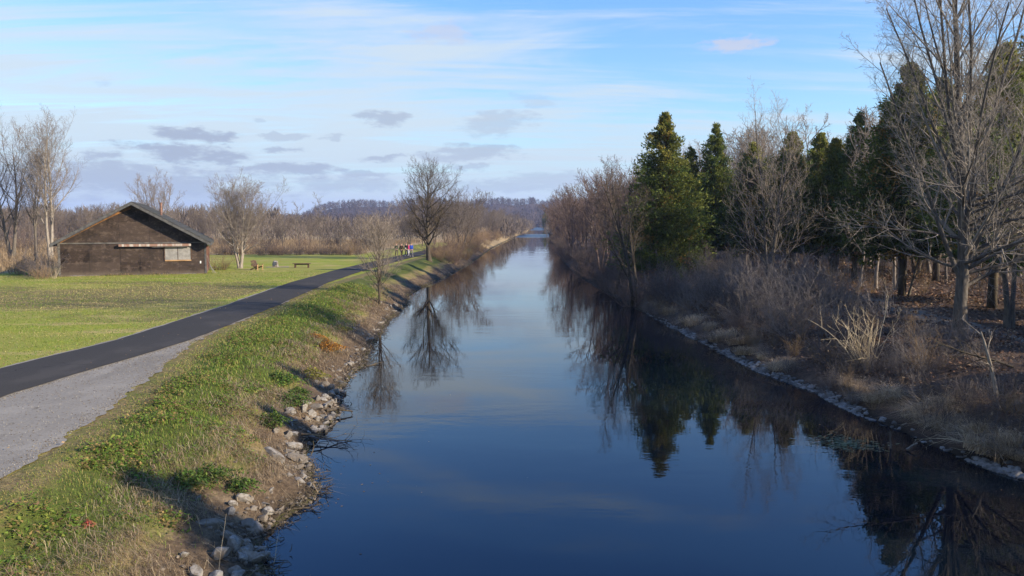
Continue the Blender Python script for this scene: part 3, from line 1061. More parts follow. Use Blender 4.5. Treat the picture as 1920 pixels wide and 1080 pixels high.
# ------------------------------------------------------------------ woods: copies of a few leafless trees
WOOD_T = []
for k, (h, r, n, sp, crown, b4) in enumerate([(12, .14, 1, 0, 'round', 3), (13, .15, 2, .12, 'vase', 3), (10, .12, 1, 0, 'narrow', 4), (11, .13, 3, .2, 'round', 2)]):
    tr, cr = make_bare(200 + k, h, r, n, sp, 15, .2, .7, .40, 8, 6, b4, .012, .1, .1, crown)
    tr.add(np.concatenate(cr.v), np.concatenate(cr.f4))
    WOOD_T.append(tr)
WOOD_ME = {}
for nm, mat in (('brown', M_wood_far), ('pink', M_wood_pink), ('grey', M_twig_grey)):
    for k, tb in enumerate(WOOD_T):
        me = tb.mesh('bare_tree', smooth=True) if nm == 'brown' else WOOD_ME[('brown', k)].copy()
        me.materials.clear()
        me.materials.append(mat)
        WOOD_ME[(nm, k)] = me
rnd = random.Random(5)
ORDINAL = ['nearest', 'second nearest', 'third nearest', 'fourth nearest', 'fifth nearest', 'sixth nearest', 'seventh nearest', 'eighth nearest', 'ninth nearest', 'tenth nearest', 'eleventh nearest', 'twelfth nearest']


def rank(objs, what, rest, n=12):
    """the nearest of a row can be counted off; the distant rest looks alike"""
    for k, o in enumerate(sorted(objs, key=lambda q: q.location.y)):
        o['label'] = f'{ORDINAL[k]} {what}' if k < n else rest




def wood_tree(x, y, h, mat, label, group):
    k = rnd.randrange(4)
    o = link('bare_tree', WOOD_ME[(mat, k)])
    s = h / (12, 13, 10, 11)[k]
    o.location = (x, y, gz(x, y) - .05)
    o.rotation_euler = (rnd.uniform(-.04, .04), rnd.uniform(-.04, .04), rnd.uniform(0, 6.28))
    o.scale = (s * rnd.uniform(.9, 1.15), s * rnd.uniform(.9, 1.15), s)
    return tag(o, label, 'tree', group)


n_wood = 0
# left wood behind the lawn and the field
for i in range(120):
    u = (i + rnd.random()) / 120
    Y = rnd.choice((165, 180, 200, 225, 250)) + rnd.uniform(-8, 8)
    px = -80 + u * 960
    p = spot(px, Y)
    if p[0] > path_right(Y) - 12:
        continue
    wood_tree(p[0], p[1], rnd.uniform(6.5, 9.5) * (1 + (Y - 150) / 700) * (1.0 if px < 520 else .74), 'brown', 'brown leafless tree in the wood behind the lawn', 'wood behind the lawn')
    n_wood += 1
# both sides of the canal further up
row = []
for i in range(46):
    Y = 135 + 330 * (i / 46) ** 1.3 + rnd.uniform(-4, 4)
    x = XL(Y) - rnd.uniform(3.5, 13)
    if path_right(Y) - PATH_W - 2 < x < path_right(Y) + 1.5 and Y < 170:
        x = XL(Y) - rnd.uniform(2.5, 5)
    row.append(wood_tree(float(x), Y, rnd.uniform(8.0, 11.5), 'brown', 'brown leafless tree along the left bank beyond the walkers', 'trees along the far left bank'))
rank(row, 'brown leafless tree on the left bank beyond the walkers', 'small distant brown leafless tree in the row along the far left bank')
row = []
for i in range(62):
    Y = 68 + 400 * (i / 62) ** 1.5 + rnd.uniform(-2, 2)
    x = XR(Y) + (rnd.uniform(1.2, 5) if i % 2 else rnd.uniform(4, 14))
    if Y < 90 and 11.5 < x < 17.5:
        continue
    row.append(wood_tree(float(x), Y, rnd.uniform(8.5, 12.0) * (1 + min(Y, 200) / 1600), 'pink', 'pinkish grey leafless tree along the right bank beyond the big evergreen', 'trees along the far right bank'))
rank(row, 'pinkish grey leafless tree on the right bank beyond the big evergreen', 'small distant pinkish grey leafless tree in the row along the far right bank')
# grey wood behind the evergreens
for i in range(60):
    u = (i + rnd.random()) / 60
    px = 1190 + u * 800
    Y = rnd.uniform(84, 135)
    p = spot(px, Y)
    wood_tree(p[0], p[1], rnd.uniform(15, 21) * (.74 + .34 * u), 'grey', 'grey leafless tree rising behind the evergreens', 'wood behind the evergreens')
row = []
for i in range(12):
    u = (i + rnd.random()) / 12
    p = spot(1560 + u * 420, rnd.uniform(52, 80))
    row.append(wood_tree(p[0], p[1], rnd.uniform(10, 15), 'grey', 'x', 'bare trees among the evergreens'))
rank(row, 'grey leafless tree among the evergreens around the largest bare tree', '')


def far_wood(name, pts, hs, seed, mat, per=46, slender=.05):
    """a far wood that reads as one mass: crowns of fine upright slivers"""
    rng = np.random.default_rng(seed)
    n = len(pts)
    pi = np.repeat(np.arange(n), per)
    M = n * per
    h = hs[pi]
    a, rr = rng.random(M) * 6.283, np.sqrt(rng.random(M))
    t = rng.random(M)
    rad = h * .30 * np.sin(np.clip(t * .8 + .18, 0, 1) * math.pi)
    base = pts[pi] + np.stack([np.cos(a) * rr * rad, np.sin(a) * rr * rad, h * t * .82], -1)
    d = norm(np.stack([np.cos(a) * .5 * rr, np.sin(a) * .5 * rr, 1 + 0 * a], -1) + rng.normal(0, .25, (M, 3)))
    ln = (h * rng.uniform(.12, .3, M))[:, None]
    w = norm(np.cross(d, rng.normal(0, 1, (M, 3)))) * (h * slender * rng.uniform(.3, .8, M))[:, None] * .5
    V = np.stack([base - w, base + w, base + d * ln], 1).reshape(-1, 3)
    mb = MB().add(V, np.arange(len(V)).reshape(-1, 3))
    # trunks
    tp = np.stack([pts + [0, 0, -.3], pts + np.stack([0 * hs, 0 * hs, hs * .8], -1)], 1)
    v, f = tubes(tp, np.stack([hs * .012, hs * .004], 1), 3)
    mb.add(v, f)
    return tag(mb.build(name, mat), kind='stuff')


rng = np.random.default_rng(77)
M_far_a = bark('distant_woods', (0.145, 0.115, 0.09), (0.095, 0.076, 0.06), 0.1)
M_hill = bark('hill_woods', (0.085, 0.066, 0.064), (0.048, 0.038, 0.039), 0.1)
n = 1000
Y = rng.uniform(195, 430, n)
px = rng.uniform(-150, 1000, n)
x = (px - 960) / FPX * Y
ok = (x < path_right(Y) - 8)
x, Y = x[ok], Y[ok]
far_wood('far_wood', np.stack([x, Y, ground_z(x, Y)], -1), rng.uniform(6.0, 9.0, len(x)) * (1 + (Y - 170) / 900) * np.where(x / Y < -.29, 1.05, .74), 78, M_far_a)
n = 420
Y = 260 + 700 * rng.random(n) ** 1.2
x = np.where(rng.random(n) < .7, XL(Y) - rng.uniform(-.5, 9, n) * (Y / 400), XR(Y) + rng.uniform(-.5, 9, n) * (Y / 400))
far_wood('bank_wood', np.stack([x, Y, ground_z(x, Y)], -1), rng.uniform(3.0, 8.0, n), 83, M_far_a, 60, .06)
n = 420
Y = rng.uniform(110, 420, n)
x = XR(Y) + rng.uniform(8, 60, n)
far_wood('far_wood', np.stack([x, Y, ground_z(x, Y)], -1), rng.uniform(10, 14, n), 79, M_far_a)
n = 3600
ang = np.radians(rng.uniform(-17, 9, n))
dist = rng.uniform(620, 1380, n)
x, Y = np.sin(ang) * dist, np.cos(ang) * dist
ok = (x < XL(Y) - 8) | (x > XR(Y) + 8) | (dist > 880)
x, Y = x[ok], Y[ok]
far_wood('hill_wood', np.stack([x, Y, ground_z(x, Y)], -1), rng.uniform(9, 13, len(x)), 80, M_hill, 40, .07)

# dark evergreen where the canal narrows far away
for k, (px, Y, h) in enumerate([(1022, 640, 15), (1030, 600, 12)]):
    c = copy_tree(ced_mid)
    c.location = spot(px, Y)
    c.scale = (h / 12.5,) * 3
    tag(c, ('dark evergreen at the far end of the canal', 'smaller dark evergreen beside the one at the far end of the canal')[k], 'evergreen tree')

# ------------------------------------------------------------------ shrubs, reeds, tufts


def make_shrub(seed, h, nst=26, spread=.55, b=6, c=4, r=.010, rmin=.004, trop=.06, wig=.12):
    rng = np.random.default_rng(seed)
    az, sp = rng.random(nst) * 6.283, spread * np.sqrt(rng.random(nst))
    d = np.stack([np.cos(az) * sp, np.sin(az) * sp, np.ones(nst)], -1)
    pos = np.stack([np.cos(az) * sp * h * .25, np.sin(az) * sp * h * .25, np.full(nst, -.08)], -1)
    L = h * rng.uniform(.3, 1.25, nst)
    P, Rr = polyline(rng, pos, d, L, r * rng.uniform(.5, 1.9, nst), 7, trop, wig, .3)
    s0 = (P, Rr, L)
    lv, sd = [s0], [4]
    if b:
        l1 = kids(rng, s0, b, .2, 1, .6, .25, .42, 4, .05, .14, .7, rmin, lambda t: 1.1 - .5 * t, .4)
        lv.append(l1); sd.append(3)
        if c:
            lv.append(kids(rng, l1, c, .2, 1, .7, .25, .5, 3, .04, .2, .8, rmin * .8, None, .5))
            sd.append(3)
    return tree_mesh(lv, sd)


SHR = {}
for nm, args in (('thicket', (301, 1.9, 30, .8, 6, 4, .010, .0045, .05, .17)), ('tangle', (304, 1.7, 22, 1.3, 6, 4, .012, .0045, .02, .22)), ('round', (302, 1.8, 40, .9, 7, 4, .010, .005)), ('wand', (303, 1.6, 24, .45, 4, 2, .007, .0035))):
    SHR[nm] = make_shrub(*args)
SHR_ME = {}
for nm, mats in (('thicket', (M_shrub, M_shrub_grey)), ('tangle', (M_shrub, M_shrub_grey)), ('round', (M_shrub, M_shrub_tan, M_wood_pink)), ('wand', (M_shrub, M_shrub_tan, M_shrub_pale))):
    for mt in mats:
        me = SHR[nm].mesh('shrub', smooth=True)
        me.materials.append(mt)
        SHR_ME[(nm, mt.name)] = me


def shrub(x, y, kind, mat, sc, label, group, zs=1.0, name='shrub'):
    o = link(name, SHR_ME[(kind, mat.name)])
    o.location = (x, y, gz(x, y))
    o.rotation_euler = (0, 0, rnd.uniform(0, 6.28))
    o.scale = (sc * rnd.uniform(.8, 1.3), sc * rnd.uniform(.8, 1.3), sc * zs * rnd.uniform(.8, 1.2))
    o.rotation_euler.x, o.rotation_euler.y = rnd.uniform(-.16, .16), rnd.uniform(-.16, .16)
    return tag(o, label, 'shrub', group)


class Brush:
    """far brush that reads as one mass: one object"""
    def __init__(self):
        self.parts = {}

    def add(self, x, y, kind, mat, sc, zs=1.0):
        V = np.concatenate(SHR[kind].v)
        a = rnd.uniform(0, 6.28)
        ca, sa = math.cos(a), math.sin(a)
        W = np.stack([(V[:, 0] * ca - V[:, 1] * sa) * sc + x, (V[:, 0] * sa + V[:, 1] * ca) * sc + y, V[:, 2] * sc * zs + gz(x, y)], -1)
        self.parts.setdefault(mat.name, []).append((W, np.concatenate(SHR[kind].f4)))

    def build(self, name):
        mb, mi = MB(), []
        for k, (mn, lst) in enumerate(self.parts.items()):
            for W, F in lst:
                mb.add(W, F)
                mi.append(np.full(len(F), k, np.int32))
        me = mb.mesh(name)
        for mn in self.parts:
            me.materials.append(MATS[mn])
        me.polygons.foreach_set('material_index', np.concatenate(mi))
        return tag(link(name, me), kind='stuff')


BR = Brush()
# thicket on the right bank
cnt = 0
while cnt < 150:
    Y = rnd.uniform(26, 74)
    d = rnd.uniform(1.8, 10.5)
    x = float(XR(Y)) + d
    if abs(x - float(trail_x(Y))) < 1.6 or (Y < 46 and d > 4.5 and rnd.random() < .75) or (x - p_maple[0]) ** 2 + (Y - p_maple[1]) ** 2 < 3:
        continue
    shrub(x, Y, 'thicket' if cnt % 2 else 'tangle', M_shrub_grey if cnt % 5 < 3 else M_shrub, rnd.choice((.5, .7, .85, 1.0, 1.2, 1.45)), 'grey leafless shrub of the tangled thicket on the right bank', 'thicket on the right bank')
    cnt += 1
for i in range(60):
    Y = rnd.uniform(16, 40)
    x = float(XR(Y)) + rnd.uniform(1.2, 9)
    if abs(x - float(trail_x(Y))) < 1.2:
        continue
    shrub(x, Y, 'wand' if i % 3 else 'tangle', (M_shrub, M_shrub_grey if not i % 3 else M_shrub_tan)[i % 2], rnd.uniform(.4, .95), 'thin brown stems among the dead leaves on the near right bank', 'thin stems on the near right bank')
# undergrowth under the evergreens
for i in range(90):
    Y = rnd.uniform(48, 96)
    x = float(trail_x(Y)) + rnd.uniform(1.5, 22)
    BR.add(x, Y, 'wand', M_shrub_tan if i % 3 else M_shrub, rnd.uniform(.7, 1.3))
# right waterline further up
row = []
for i in range(40):
    Y = 57 + 190 * (i / 40) ** 1.3
    x = float(XR(Y)) + rnd.uniform(-.1, 2.2)
    row.append(shrub(x, Y, 'round', M_shrub if i % 2 else M_wood_pink, rnd.uniform(1.0, 1.8), 'x', 'shrubs along the far right waterline'))
rank(row, 'dark twiggy shrub overhanging the right waterline beyond the stony edge', 'small distant dark shrub overhanging the far right waterline')
# left bank brush beyond the dark tree
row = []
for i in range(56):
    Y = 108 + 260 * (i / 56) ** 1.4 + rnd.uniform(-2, 2)
    x = float(XL(Y)) - rnd.uniform(.5, 3.8 if Y < 170 else 7)
    row.append(shrub(x, Y, 'round', M_shrub_tan if i % 3 else M_wood_pink, rnd.uniform(.9, 1.7), 'x', 'shrubs along the far left bank'))
rank(row, 'tan twiggy shrub on the left bank beyond the dark tree', 'small distant tan shrub along the far left bank')
shrub(*on_ground(850, 486, 1.0)[:2], 'round', M_shrub_tan, 1.9, 'rounded tan bush on the left bank just right of the dark tree', None)
# shrub row at the lawn edge
for i in range(46):
    p = spot(415 + i * 7.2 + rnd.uniform(-5, 5), rnd.uniform(113, 121))
    if p[0] > path_right(p[1]) - 9:
        continue
    BR.add(p[0], p[1], 'round', (M_wood_pink, M_shrub_tan, M_shrub)[i % 3], rnd.uniform(.55, 1.0))
for i in range(24):
    p = spot(-20 + i * 45 + rnd.uniform(-15, 15), rnd.uniform(122, 150))
    if p[0] > path_right(p[1]) - 9:
        continue
    BR.add(p[0], p[1], 'round', (M_shrub, M_wood_pink)[i % 2], rnd.uniform(1.2, 2.2), 1.2)
BR.build('brush')
BR = Brush()
for i in range(150):
    Y = rnd.uniform(15, 60)
    BR.add(float(XR(Y)) + rnd.uniform(.15, 2.6), Y, rnd.choice(('tangle', 'wand', 'thicket')), rnd.choice((M_shrub, M_shrub_grey, M_shrub_tan)), rnd.uniform(.3, .62))
BR.build('shore_brush')
# bushes left of the shed
for px, Y, sc, mt, lab in ((88, 69.5, 1.5, M_shrub, 'dark bush pressed against the left corner of the shed'), (62, 71, 1.45, M_shrub, 'dark bush second from the left corner of the shed'), (30, 73, 1.3, M_shrub_tan, 'tan bush at the left of the bushes beside the shed'),
                           (102, 67.6, .7, M_shrub_pale, 'pale twiggy bush in front of the dark bush at the shed'), (78, 67.2, .75, M_shrub_tan, 'low tan bush left of the pale twiggy one at the shed')):
    p = spot(px, Y)
    shrub(p[0], p[1], 'round' if mt is not M_shrub_pale else 'wand', mt, sc, lab, None)
p = spot(412, 80)
shrub(p[0], p[1], 'round', M_shrub_tan, 1.0, 'tan bush behind the right corner of the shed', None)

pale = make_shrub(310, 2.3, 26, .55, 3, 2, .017, .006, .02, .10)
o = pale.build('shrub', M_shrub_pale, smooth=True, loc=on_ground(1625, 684, 1.0))
o.rotation_euler = (0, R(-14), .4)
tag(o, 'pale many stemmed bare shrub standing out from the dark right bank', 'shrub')


def blades(rng, pos, h, w, lean, col, mb, bend=.5):
    """curved tapering blades: two quads and a tip"""
    n = len(pos)
    a = rng.random(n) * 6.283
    d = np.stack([np.cos(a), np.sin(a), 0 * a], -1)
    s = np.stack([-np.sin(a), np.cos(a), 0 * a], -1) * (w / 2)[:, None]
    le = lean * rng.uniform(.3, 1.4, n)
    p0 = pos
    p1 = pos + (d * (le * .45)[:, None] + UP) * (h * .55)[:, None]
    p2 = pos + d * (le * h)[:, None] + UP * (h * (1 - bend * np.clip(le, 0, 1.4) * .5))[:, None]
    V = np.stack([p0 - s, p0 + s, p1 - s * .8, p1 + s * .8, p2], 1).reshape(-1, 3)
    b = np.arange(n)[:, None] * 5
    mb.add(V, np.zeros((0, 4), int), np.repeat(col, 5, 0))
    o_ = mb.nv - len(V)
    mb.f4.append(b + np.array([[0, 1, 3, 2]]) + o_)
    mb.f3.append(b + np.array([[2, 3, 4]]) + o_)


def lerp_cols(rng, n, cols, jitter=.25):
    cols = np.array(cols)
    k = rng.integers(0, len(cols), n)
    return cols[k] * rng.uniform(1 - jitter, 1 + jitter, (n, 1))


STRAW = [(.40, .30, .15), (.32, .235, .12), (.46, .36, .20), (.25, .18, .09)]
GREENS = [(.125, .19, .028), (.092, .155, .022), (.165, .20, .036), (.20, .19, .05), (.048, .088, .014)]
# tufts of dead grass: three shapes, copied along the right shore
TUFT = []
for k in range(3):
    rg = np.random.default_rng(400 + k)
    mb = MB()
    n = 420
    a, r_ = rg.random(n) * 6.283, np.sqrt(rg.random(n)) * .38
    pos = np.stack([np.cos(a) * r_, np.sin(a) * r_, np.full(n, -.05)], -1)
    blades(rg, pos, rg.uniform(.35, .85, n), rg.uniform(.007, .014, n), 1.25, lerp_cols(rg, n, [(.46, .33, .19), (.34, .24, .14), (.56, .42, .26)]), mb, .9)
    me = mb.mesh('dry_grass_tuft', tint=True)
    me.materials.append(M_blade)
    TUFT.append(me)
TP = [(1235, 572, 1.2, 'dry pale grass tuft by the foot of the big evergreen'), (1258, 590, 1.0, None), (1300, 607, 1.1, None), (1330, 618, 1.1, None), (1362, 632, 1.2, None), (1385, 645, 1.2, None), (1345, 640, .9, None),
      (1402, 664, 1.0, None), (1432, 672, .9, None), (1460, 690, .9, None), (1620, 738, 1.0, None), (1645, 752, 1.1, None), (1672, 742, 1.0, None), (1600, 725, .8, None), (1735, 790, 1.1, None), (1760, 775, 1.2, None), (1790, 760, 1.1, None),
      (1780, 800, 1.0, None), (1715, 780, .9, None), (1850, 845, 1.1, None), (1890, 830, 1.1, None), (1900, 858, 1.0, None), (1225, 545, 1.0, None), (1280, 600, .8, None), (1830, 810, 1.0, None), (1480, 680, .8, None)]
TUFTS = []
for k, (px, py, sc, lab) in enumerate(TP):
    p = on_ground(px, py, .6)
    o = link('dry_grass_tuft', TUFT[k % 3])
    o.location = p
    sc *= rnd.uniform(.65, 1.2)
    o.rotation_euler = (rnd.uniform(-.25, .25), rnd.uniform(-.25, .1), rnd.uniform(0, 6))
    o.scale = (sc * rnd.uniform(1, 1.6), sc * rnd.uniform(.9, 1.4), sc * rnd.uniform(.7, 1.1))
    tag(o, lab, 'grass tuft', None if lab else 'dry grass tufts along the right shore')
    if not lab:
        TUFTS.append(o)
ORD = ['nearest', 'second', 'third', 'fourth', 'fifth', 'sixth', 'seventh', 'eighth', 'ninth', 'tenth', 'eleventh', 'twelfth', 'thirteenth', 'fourteenth', 'fifteenth', 'sixteenth']
TUFTS.sort(key=lambda q: q.location.y)
for k, q in enumerate(TUFTS):
    n_ = k if k < 13 else len(TUFTS) - k
    q['label'] = (f'pale dry grass tuft on the right shore, {ORD[n_]} counted from the near end') if k < 13 else (f'pale dry grass tuft on the right shore, {ORD[n_]} counted from the big evergreen')

# ------------------------------------------------------------------ grass and ground cover as stuff


def scatter(rng, n, x0, x1, y0, y1, dens=None):
    x, y = rng.uniform(x0, x1, n), rng.uniform(y0, y1, n)
    keep = np.ones(n, bool) if dens is None else rng.random(n) < dens(x, y)
    x, y = x[keep], y[keep]
    return np.stack([x, y, ground_z(x, y)], -1)


def build_grass():
    rg = np.random.default_rng(500)
    mb = MB()
    gedge = lambda y: np.maximum(np.interp(y, GRAV[:, 0], GRAV[:, 1]), path_right(y))

    def dens(x, y):
        dl = XL(y) - x
        n1 = fbm(x, y, 3.0, 21)
        n2 = fbm(x, y, 1.1, 25)
        d = sstep(x, gedge(y) + .02, gedge(y) + .5) * sstep(dl, .9, 2.6) * (1.0 - .45 * sstep(n1 * .5 + n2 * .5, .5, .66))
        return d * np.clip(16.0 / np.maximum(y, 8), .12, 1.4) ** 1.3
    pos = scatter(rg, 420000, -16, -4, 9.5, 62, dens)
    n = len(pos)
    dl = XL(pos[:, 1]) - pos[:, 0]
    col = lerp_cols(rg, n, GREENS, .3)
    straw = lerp_cols(rg, n, STRAW, .2)
    ver = 1 - sstep(pos[:, 0], gedge(pos[:, 1]) + .5, gedge(pos[:, 1]) + 1.9)
    n1 = fbm(pos[:, 0], pos[:, 1], 2.0, 41)
    k = (rg.random(n) < .05 + .42 * ver + .20 * sstep(n1, .56, .76) + .24 * (1 - sstep(dl, 1.2, 2.6)))[:, None]
    col = np.where(k, straw * np.array((.72, .78, .52)), col)
    far = np.clip(pos[:, 1] / 16, .8, 2.6)
    blades(rg, pos - [0, 0, .01], rg.uniform(.035, .15, n) * (1 - .55 * ver) * far ** .35, rg.uniform(.006, .013, n) * far, .8, col, mb)
    tag(mb.build('bank_grass', M_blade, tint=True), kind='stuff')
    # dead straw lying on the lower bank
    mb = MB()
    pos = scatter(rg, 210000, -14, -4, 9.5, 70, lambda x, y: (.12 + .88 * sstep(XL(y) - x, .5, 1.3)) * (1 - sstep(XL(y) - x, 2.0, 3.4)) * sstep(fbm(x, y, 1.6, 51), .38, .60) * np.clip(18.0 / np.maximum(y, 8), .15, 1))
    n = len(pos)
    blades(rg, pos, rg.uniform(.10, .38, n), rg.uniform(.006, .012, n) * np.clip(pos[:, 1] / 18, .9, 2.5), 2.2, lerp_cols(rg, n, [(.27, .20, .12), (.20, .145, .085), (.34, .27, .17), (.14, .10, .06)]), mb, 1.2)
    tag(mb.build('dead_straw', M_blade, tint=True), kind='stuff')
    # low broad weeds
    mb = MB()
    pos = scatter(rg, 90000, -14, -5, 9.5, 60, lambda x, y: sstep(XL(y) - x, 1.1, 2.0) * (1 - sstep(XL(y) - x, 4.6, 5.6)) * sstep(x, gedge(y) + .4, gedge(y) + 1.2) * sstep(fbm(x, y, .9, 61), .40, .72) * .75 * np.clip(20 / np.maximum(y, 8), .3, 1))
    n = len(pos)
    C = np.repeat(pos, 5, 0) + rg.normal(0, .05, (n * 5, 3)) * np.array((1, 1, .3)) + UP * rg.uniform(.02, .14, (n * 5, 1))
    a = rg.random(n * 5) * 6.283
    D = np.stack([np.cos(a), np.sin(a), rg.normal(.15, .3, n * 5)], -1) * rg.uniform(.022, .055, (n * 5, 1))
    W = np.stack([-np.sin(a), np.cos(a), rg.normal(0, .3, n * 5)], -1) * rg.uniform(.018, .035, (n * 5, 1))
    V = np.stack([C - D * .5, C + W, C + D, C - W], 1).reshape(-1, 3)
    cc = lerp_cols(rg, n, [(.085, .15, .02), (.11, .18, .022), (.14, .20, .03), (.19, .22, .036), (.26, .18, .06), (.16, .10, .05)], .35)
    mb.add(V, np.arange(len(V)).reshape(-1, 4), np.repeat(np.repeat(cc, 5, 0), 4, 0))
    tag(mb.build('low_weeds', M_blade, tint=True), kind='stuff')
    # mown lawn: short blades left of the path
    mb = MB()
    pos = scatter(rg, 150000, -46, -15, 24, 78, lambda x, y: sstep(path_right(y) - PATH_W - .25 - x, 0, .15) * np.clip(26 / y, .25, 1) * (np.abs(x / y) < .68))
    n = len(pos)
    n1 = fbm(pos[:, 0] * .4, pos[:, 1], 3.0, 71) + .35 * np.exp(-((pos[:, 0] + 27) / 13) ** 2 - ((pos[:, 1] - 51) / 9.5) ** 2)
    col = np.where((rg.random(n) < .10 + .8 * sstep(n1, .5, .74))[:, None], lerp_cols(rg, n, [(.27, .235, .09), (.24, .22, .07), (.30, .25, .11)]), lerp_cols(rg, n, GREENS[:4], .25))
    blades(rg, pos, rg.uniform(.03, .07, n), rg.uniform(.012, .03, n) * np.clip(pos[:, 1] / 30, .8, 2), .9, col, mb)
    tag(mb.build('lawn_grass', M_blade, tint=True), kind='stuff')
    # tan reeds of the field
    mb = MB()
    pos = scatter(rg, 60000, -130, -8, 104, 190, lambda x, y: sstep(y, 112 + 14 * (vnoise(x, 0 * x, 14, 3) - .5), 122) * (x < path_right(y) - 12) * (np.abs(x / y) < .7))
    t_ = rg.random(900) * 12.3
    bx, by = (112 - 960) / FPX * 70.25 + t_ * math.cos(R(19)) + rg.normal(0, .02, 900), 70.0 + t_ * math.sin(R(19)) - np.abs(rg.normal(.05, .16, 900)) - .05
    mb2 = MB()
    blades(rg, np.stack([bx, by, ground_z(bx, by)], -1), rg.uniform(.05, .36, 900) * (.15 + 1.1 * vnoise(bx, by, 1.2, 3) ** 2), rg.uniform(.02, .04, 900), .5, lerp_cols(rg, 900, [(.26, .19, .10), (.16, .14, .05), (.20, .14, .08)]), mb2)
    tag(mb2.build('weeds_at_wall', M_blade, tint=True), kind='stuff')
    p3 = scatter(rg, 9000, -75, -45.5, 62, 112, lambda x, y: (x < -47.5 - .0 * y) * (np.abs(x / y) < .72) * 1.0)
    pos = np.concatenate([pos, p3])
    n = len(pos)
    blades(rg, pos, rg.uniform(.5, 1.25, n), rg.uniform(.03, .07, n), .35, lerp_cols(rg, n, [(.29, .205, .115), (.21, .15, .085), (.33, .245, .14), (.16, .115, .07)]), mb)
    tag(mb.build('dry_reeds', M_blade, tint=True), kind='stuff')
    # fallen leaves on the right bank
    mb = MB()
    pos = scatter(rg, 190000, 11, 40, 14, 100, lambda x, y: sstep(x - XR(y), .4, 1.4) * np.clip(24 / y, .2, 1) * (.35 + .65 * sstep(fbm(x, y, 2.5, 81), .4, .6)))
    n = len(pos)
    a = rg.random(n) * 6.283
    sz = rg.uniform(.03, .07, (n, 1)) * np.clip(pos[:, 1:2] / 30, .9, 2)
    D = np.stack([np.cos(a), np.sin(a), rg.normal(0, .45, n)], -1) * sz
    W = np.stack([-np.sin(a), np.cos(a), rg.normal(0, .45, n)], -1) * sz * .7
    C = pos + UP * rg.uniform(.01, .06, (n, 1))
    V = np.stack([C - D, C + W, C + D, C - W], 1).reshape(-1, 3)
    mb.add(V, np.arange(len(V)).reshape(-1, 4), np.repeat(lerp_cols(rg, n, [(.15, .085, .05), (.11, .065, .04), (.20, .115, .065), (.07, .045, .032), (.28, .20, .125)], .3), 4, 0))
    tag(mb.build('fallen_leaves', M_leaf, tint=True), kind='stuff')


build_grass()


def build_scatter_leaves():
    rg = np.random.default_rng(560)
    for nm, pos, sz in (('scattered_leaves', scatter(rg, 2600, -30, -6, 10, 60, lambda x, y: (np.abs(x / y) < .68) * (XL(y) - x > 3.2)), .035),
                        ('floating_leaves', None, .03)):
        if pos is None:
            Y = rg.uniform(10, 60, 420)
            side = rg.random(420) < .6
            x = np.where(side, XL(Y) + rg.exponential(.9, 420) + .1, XR(Y) - rg.exponential(.7, 420) - .1)
            pos = np.stack([x, Y, np.full(420, .006)], -1)
            up = 0.0
        else:
            Y = pos[:, 1]
            onp = (pos[:, 0] < np.maximum(np.interp(Y, GRAV[:, 0], GRAV[:, 1]), path_right(Y))) & (pos[:, 0] > path_right(Y) - PATH_W)
            pos = pos[~onp | (rg.random(len(pos)) < .25)]
            pos[:, 2] += .09
            up = .3
        n = len(pos)
        a = rg.random(n) * 6.283
        s_ = sz * rg.uniform(.5, 1.3, (n, 1))
        D = np.stack([np.cos(a), np.sin(a), rg.normal(0, 1, n) * up], -1) * s_
        W = np.stack([-np.sin(a), np.cos(a), rg.normal(0, 1, n) * up], -1) * s_ * .6
        V = np.stack([pos - D, pos + W, pos + D, pos - W], 1).reshape(-1, 3)
        mb = MB().add(V, np.arange(len(V)).reshape(-1, 4), np.repeat(lerp_cols(rg, n, [(.30, .19, .08), (.22, .12, .05), (.14, .085, .045)], .3), 4, 0))
        tag(mb.build(nm, M_leaf, tint=True), kind='stuff')


build_scatter_leaves()


def build_roots():
    rg = np.random.default_rng(570)
    n = 2600
    Y = 9.5 + 75 * rg.random(n) ** 1.5
    keep = rg.random(n) < .25 + .75 * sstep(fbm(Y, 0 * Y + 3, 2.5, 13), .40, .6)
    Y = Y[keep]
    n = len(Y)
    x = XL(Y) + rg.normal(-.02, .16, n)
    pos = np.stack([x, Y, np.maximum(ground_z(x, Y), 0) + rg.uniform(-.02, .10, n)], -1)
    d = np.stack([rg.uniform(-.4, 1, n), rg.normal(0, .9, n), rg.normal(-.05, .25, n)], -1)
    P, Rr = polyline(rg, pos, d, rg.uniform(.12, .5, n), rg.uniform(.004, .014, n), 4, 0, .3, .4)
    v, f = tubes(P, Rr, 4)
    tag(MB().add(v, f).build('shore_roots', M_bark_dark), kind='stuff')


build_roots()

# green weed clumps on the left bank, one leafy thing each


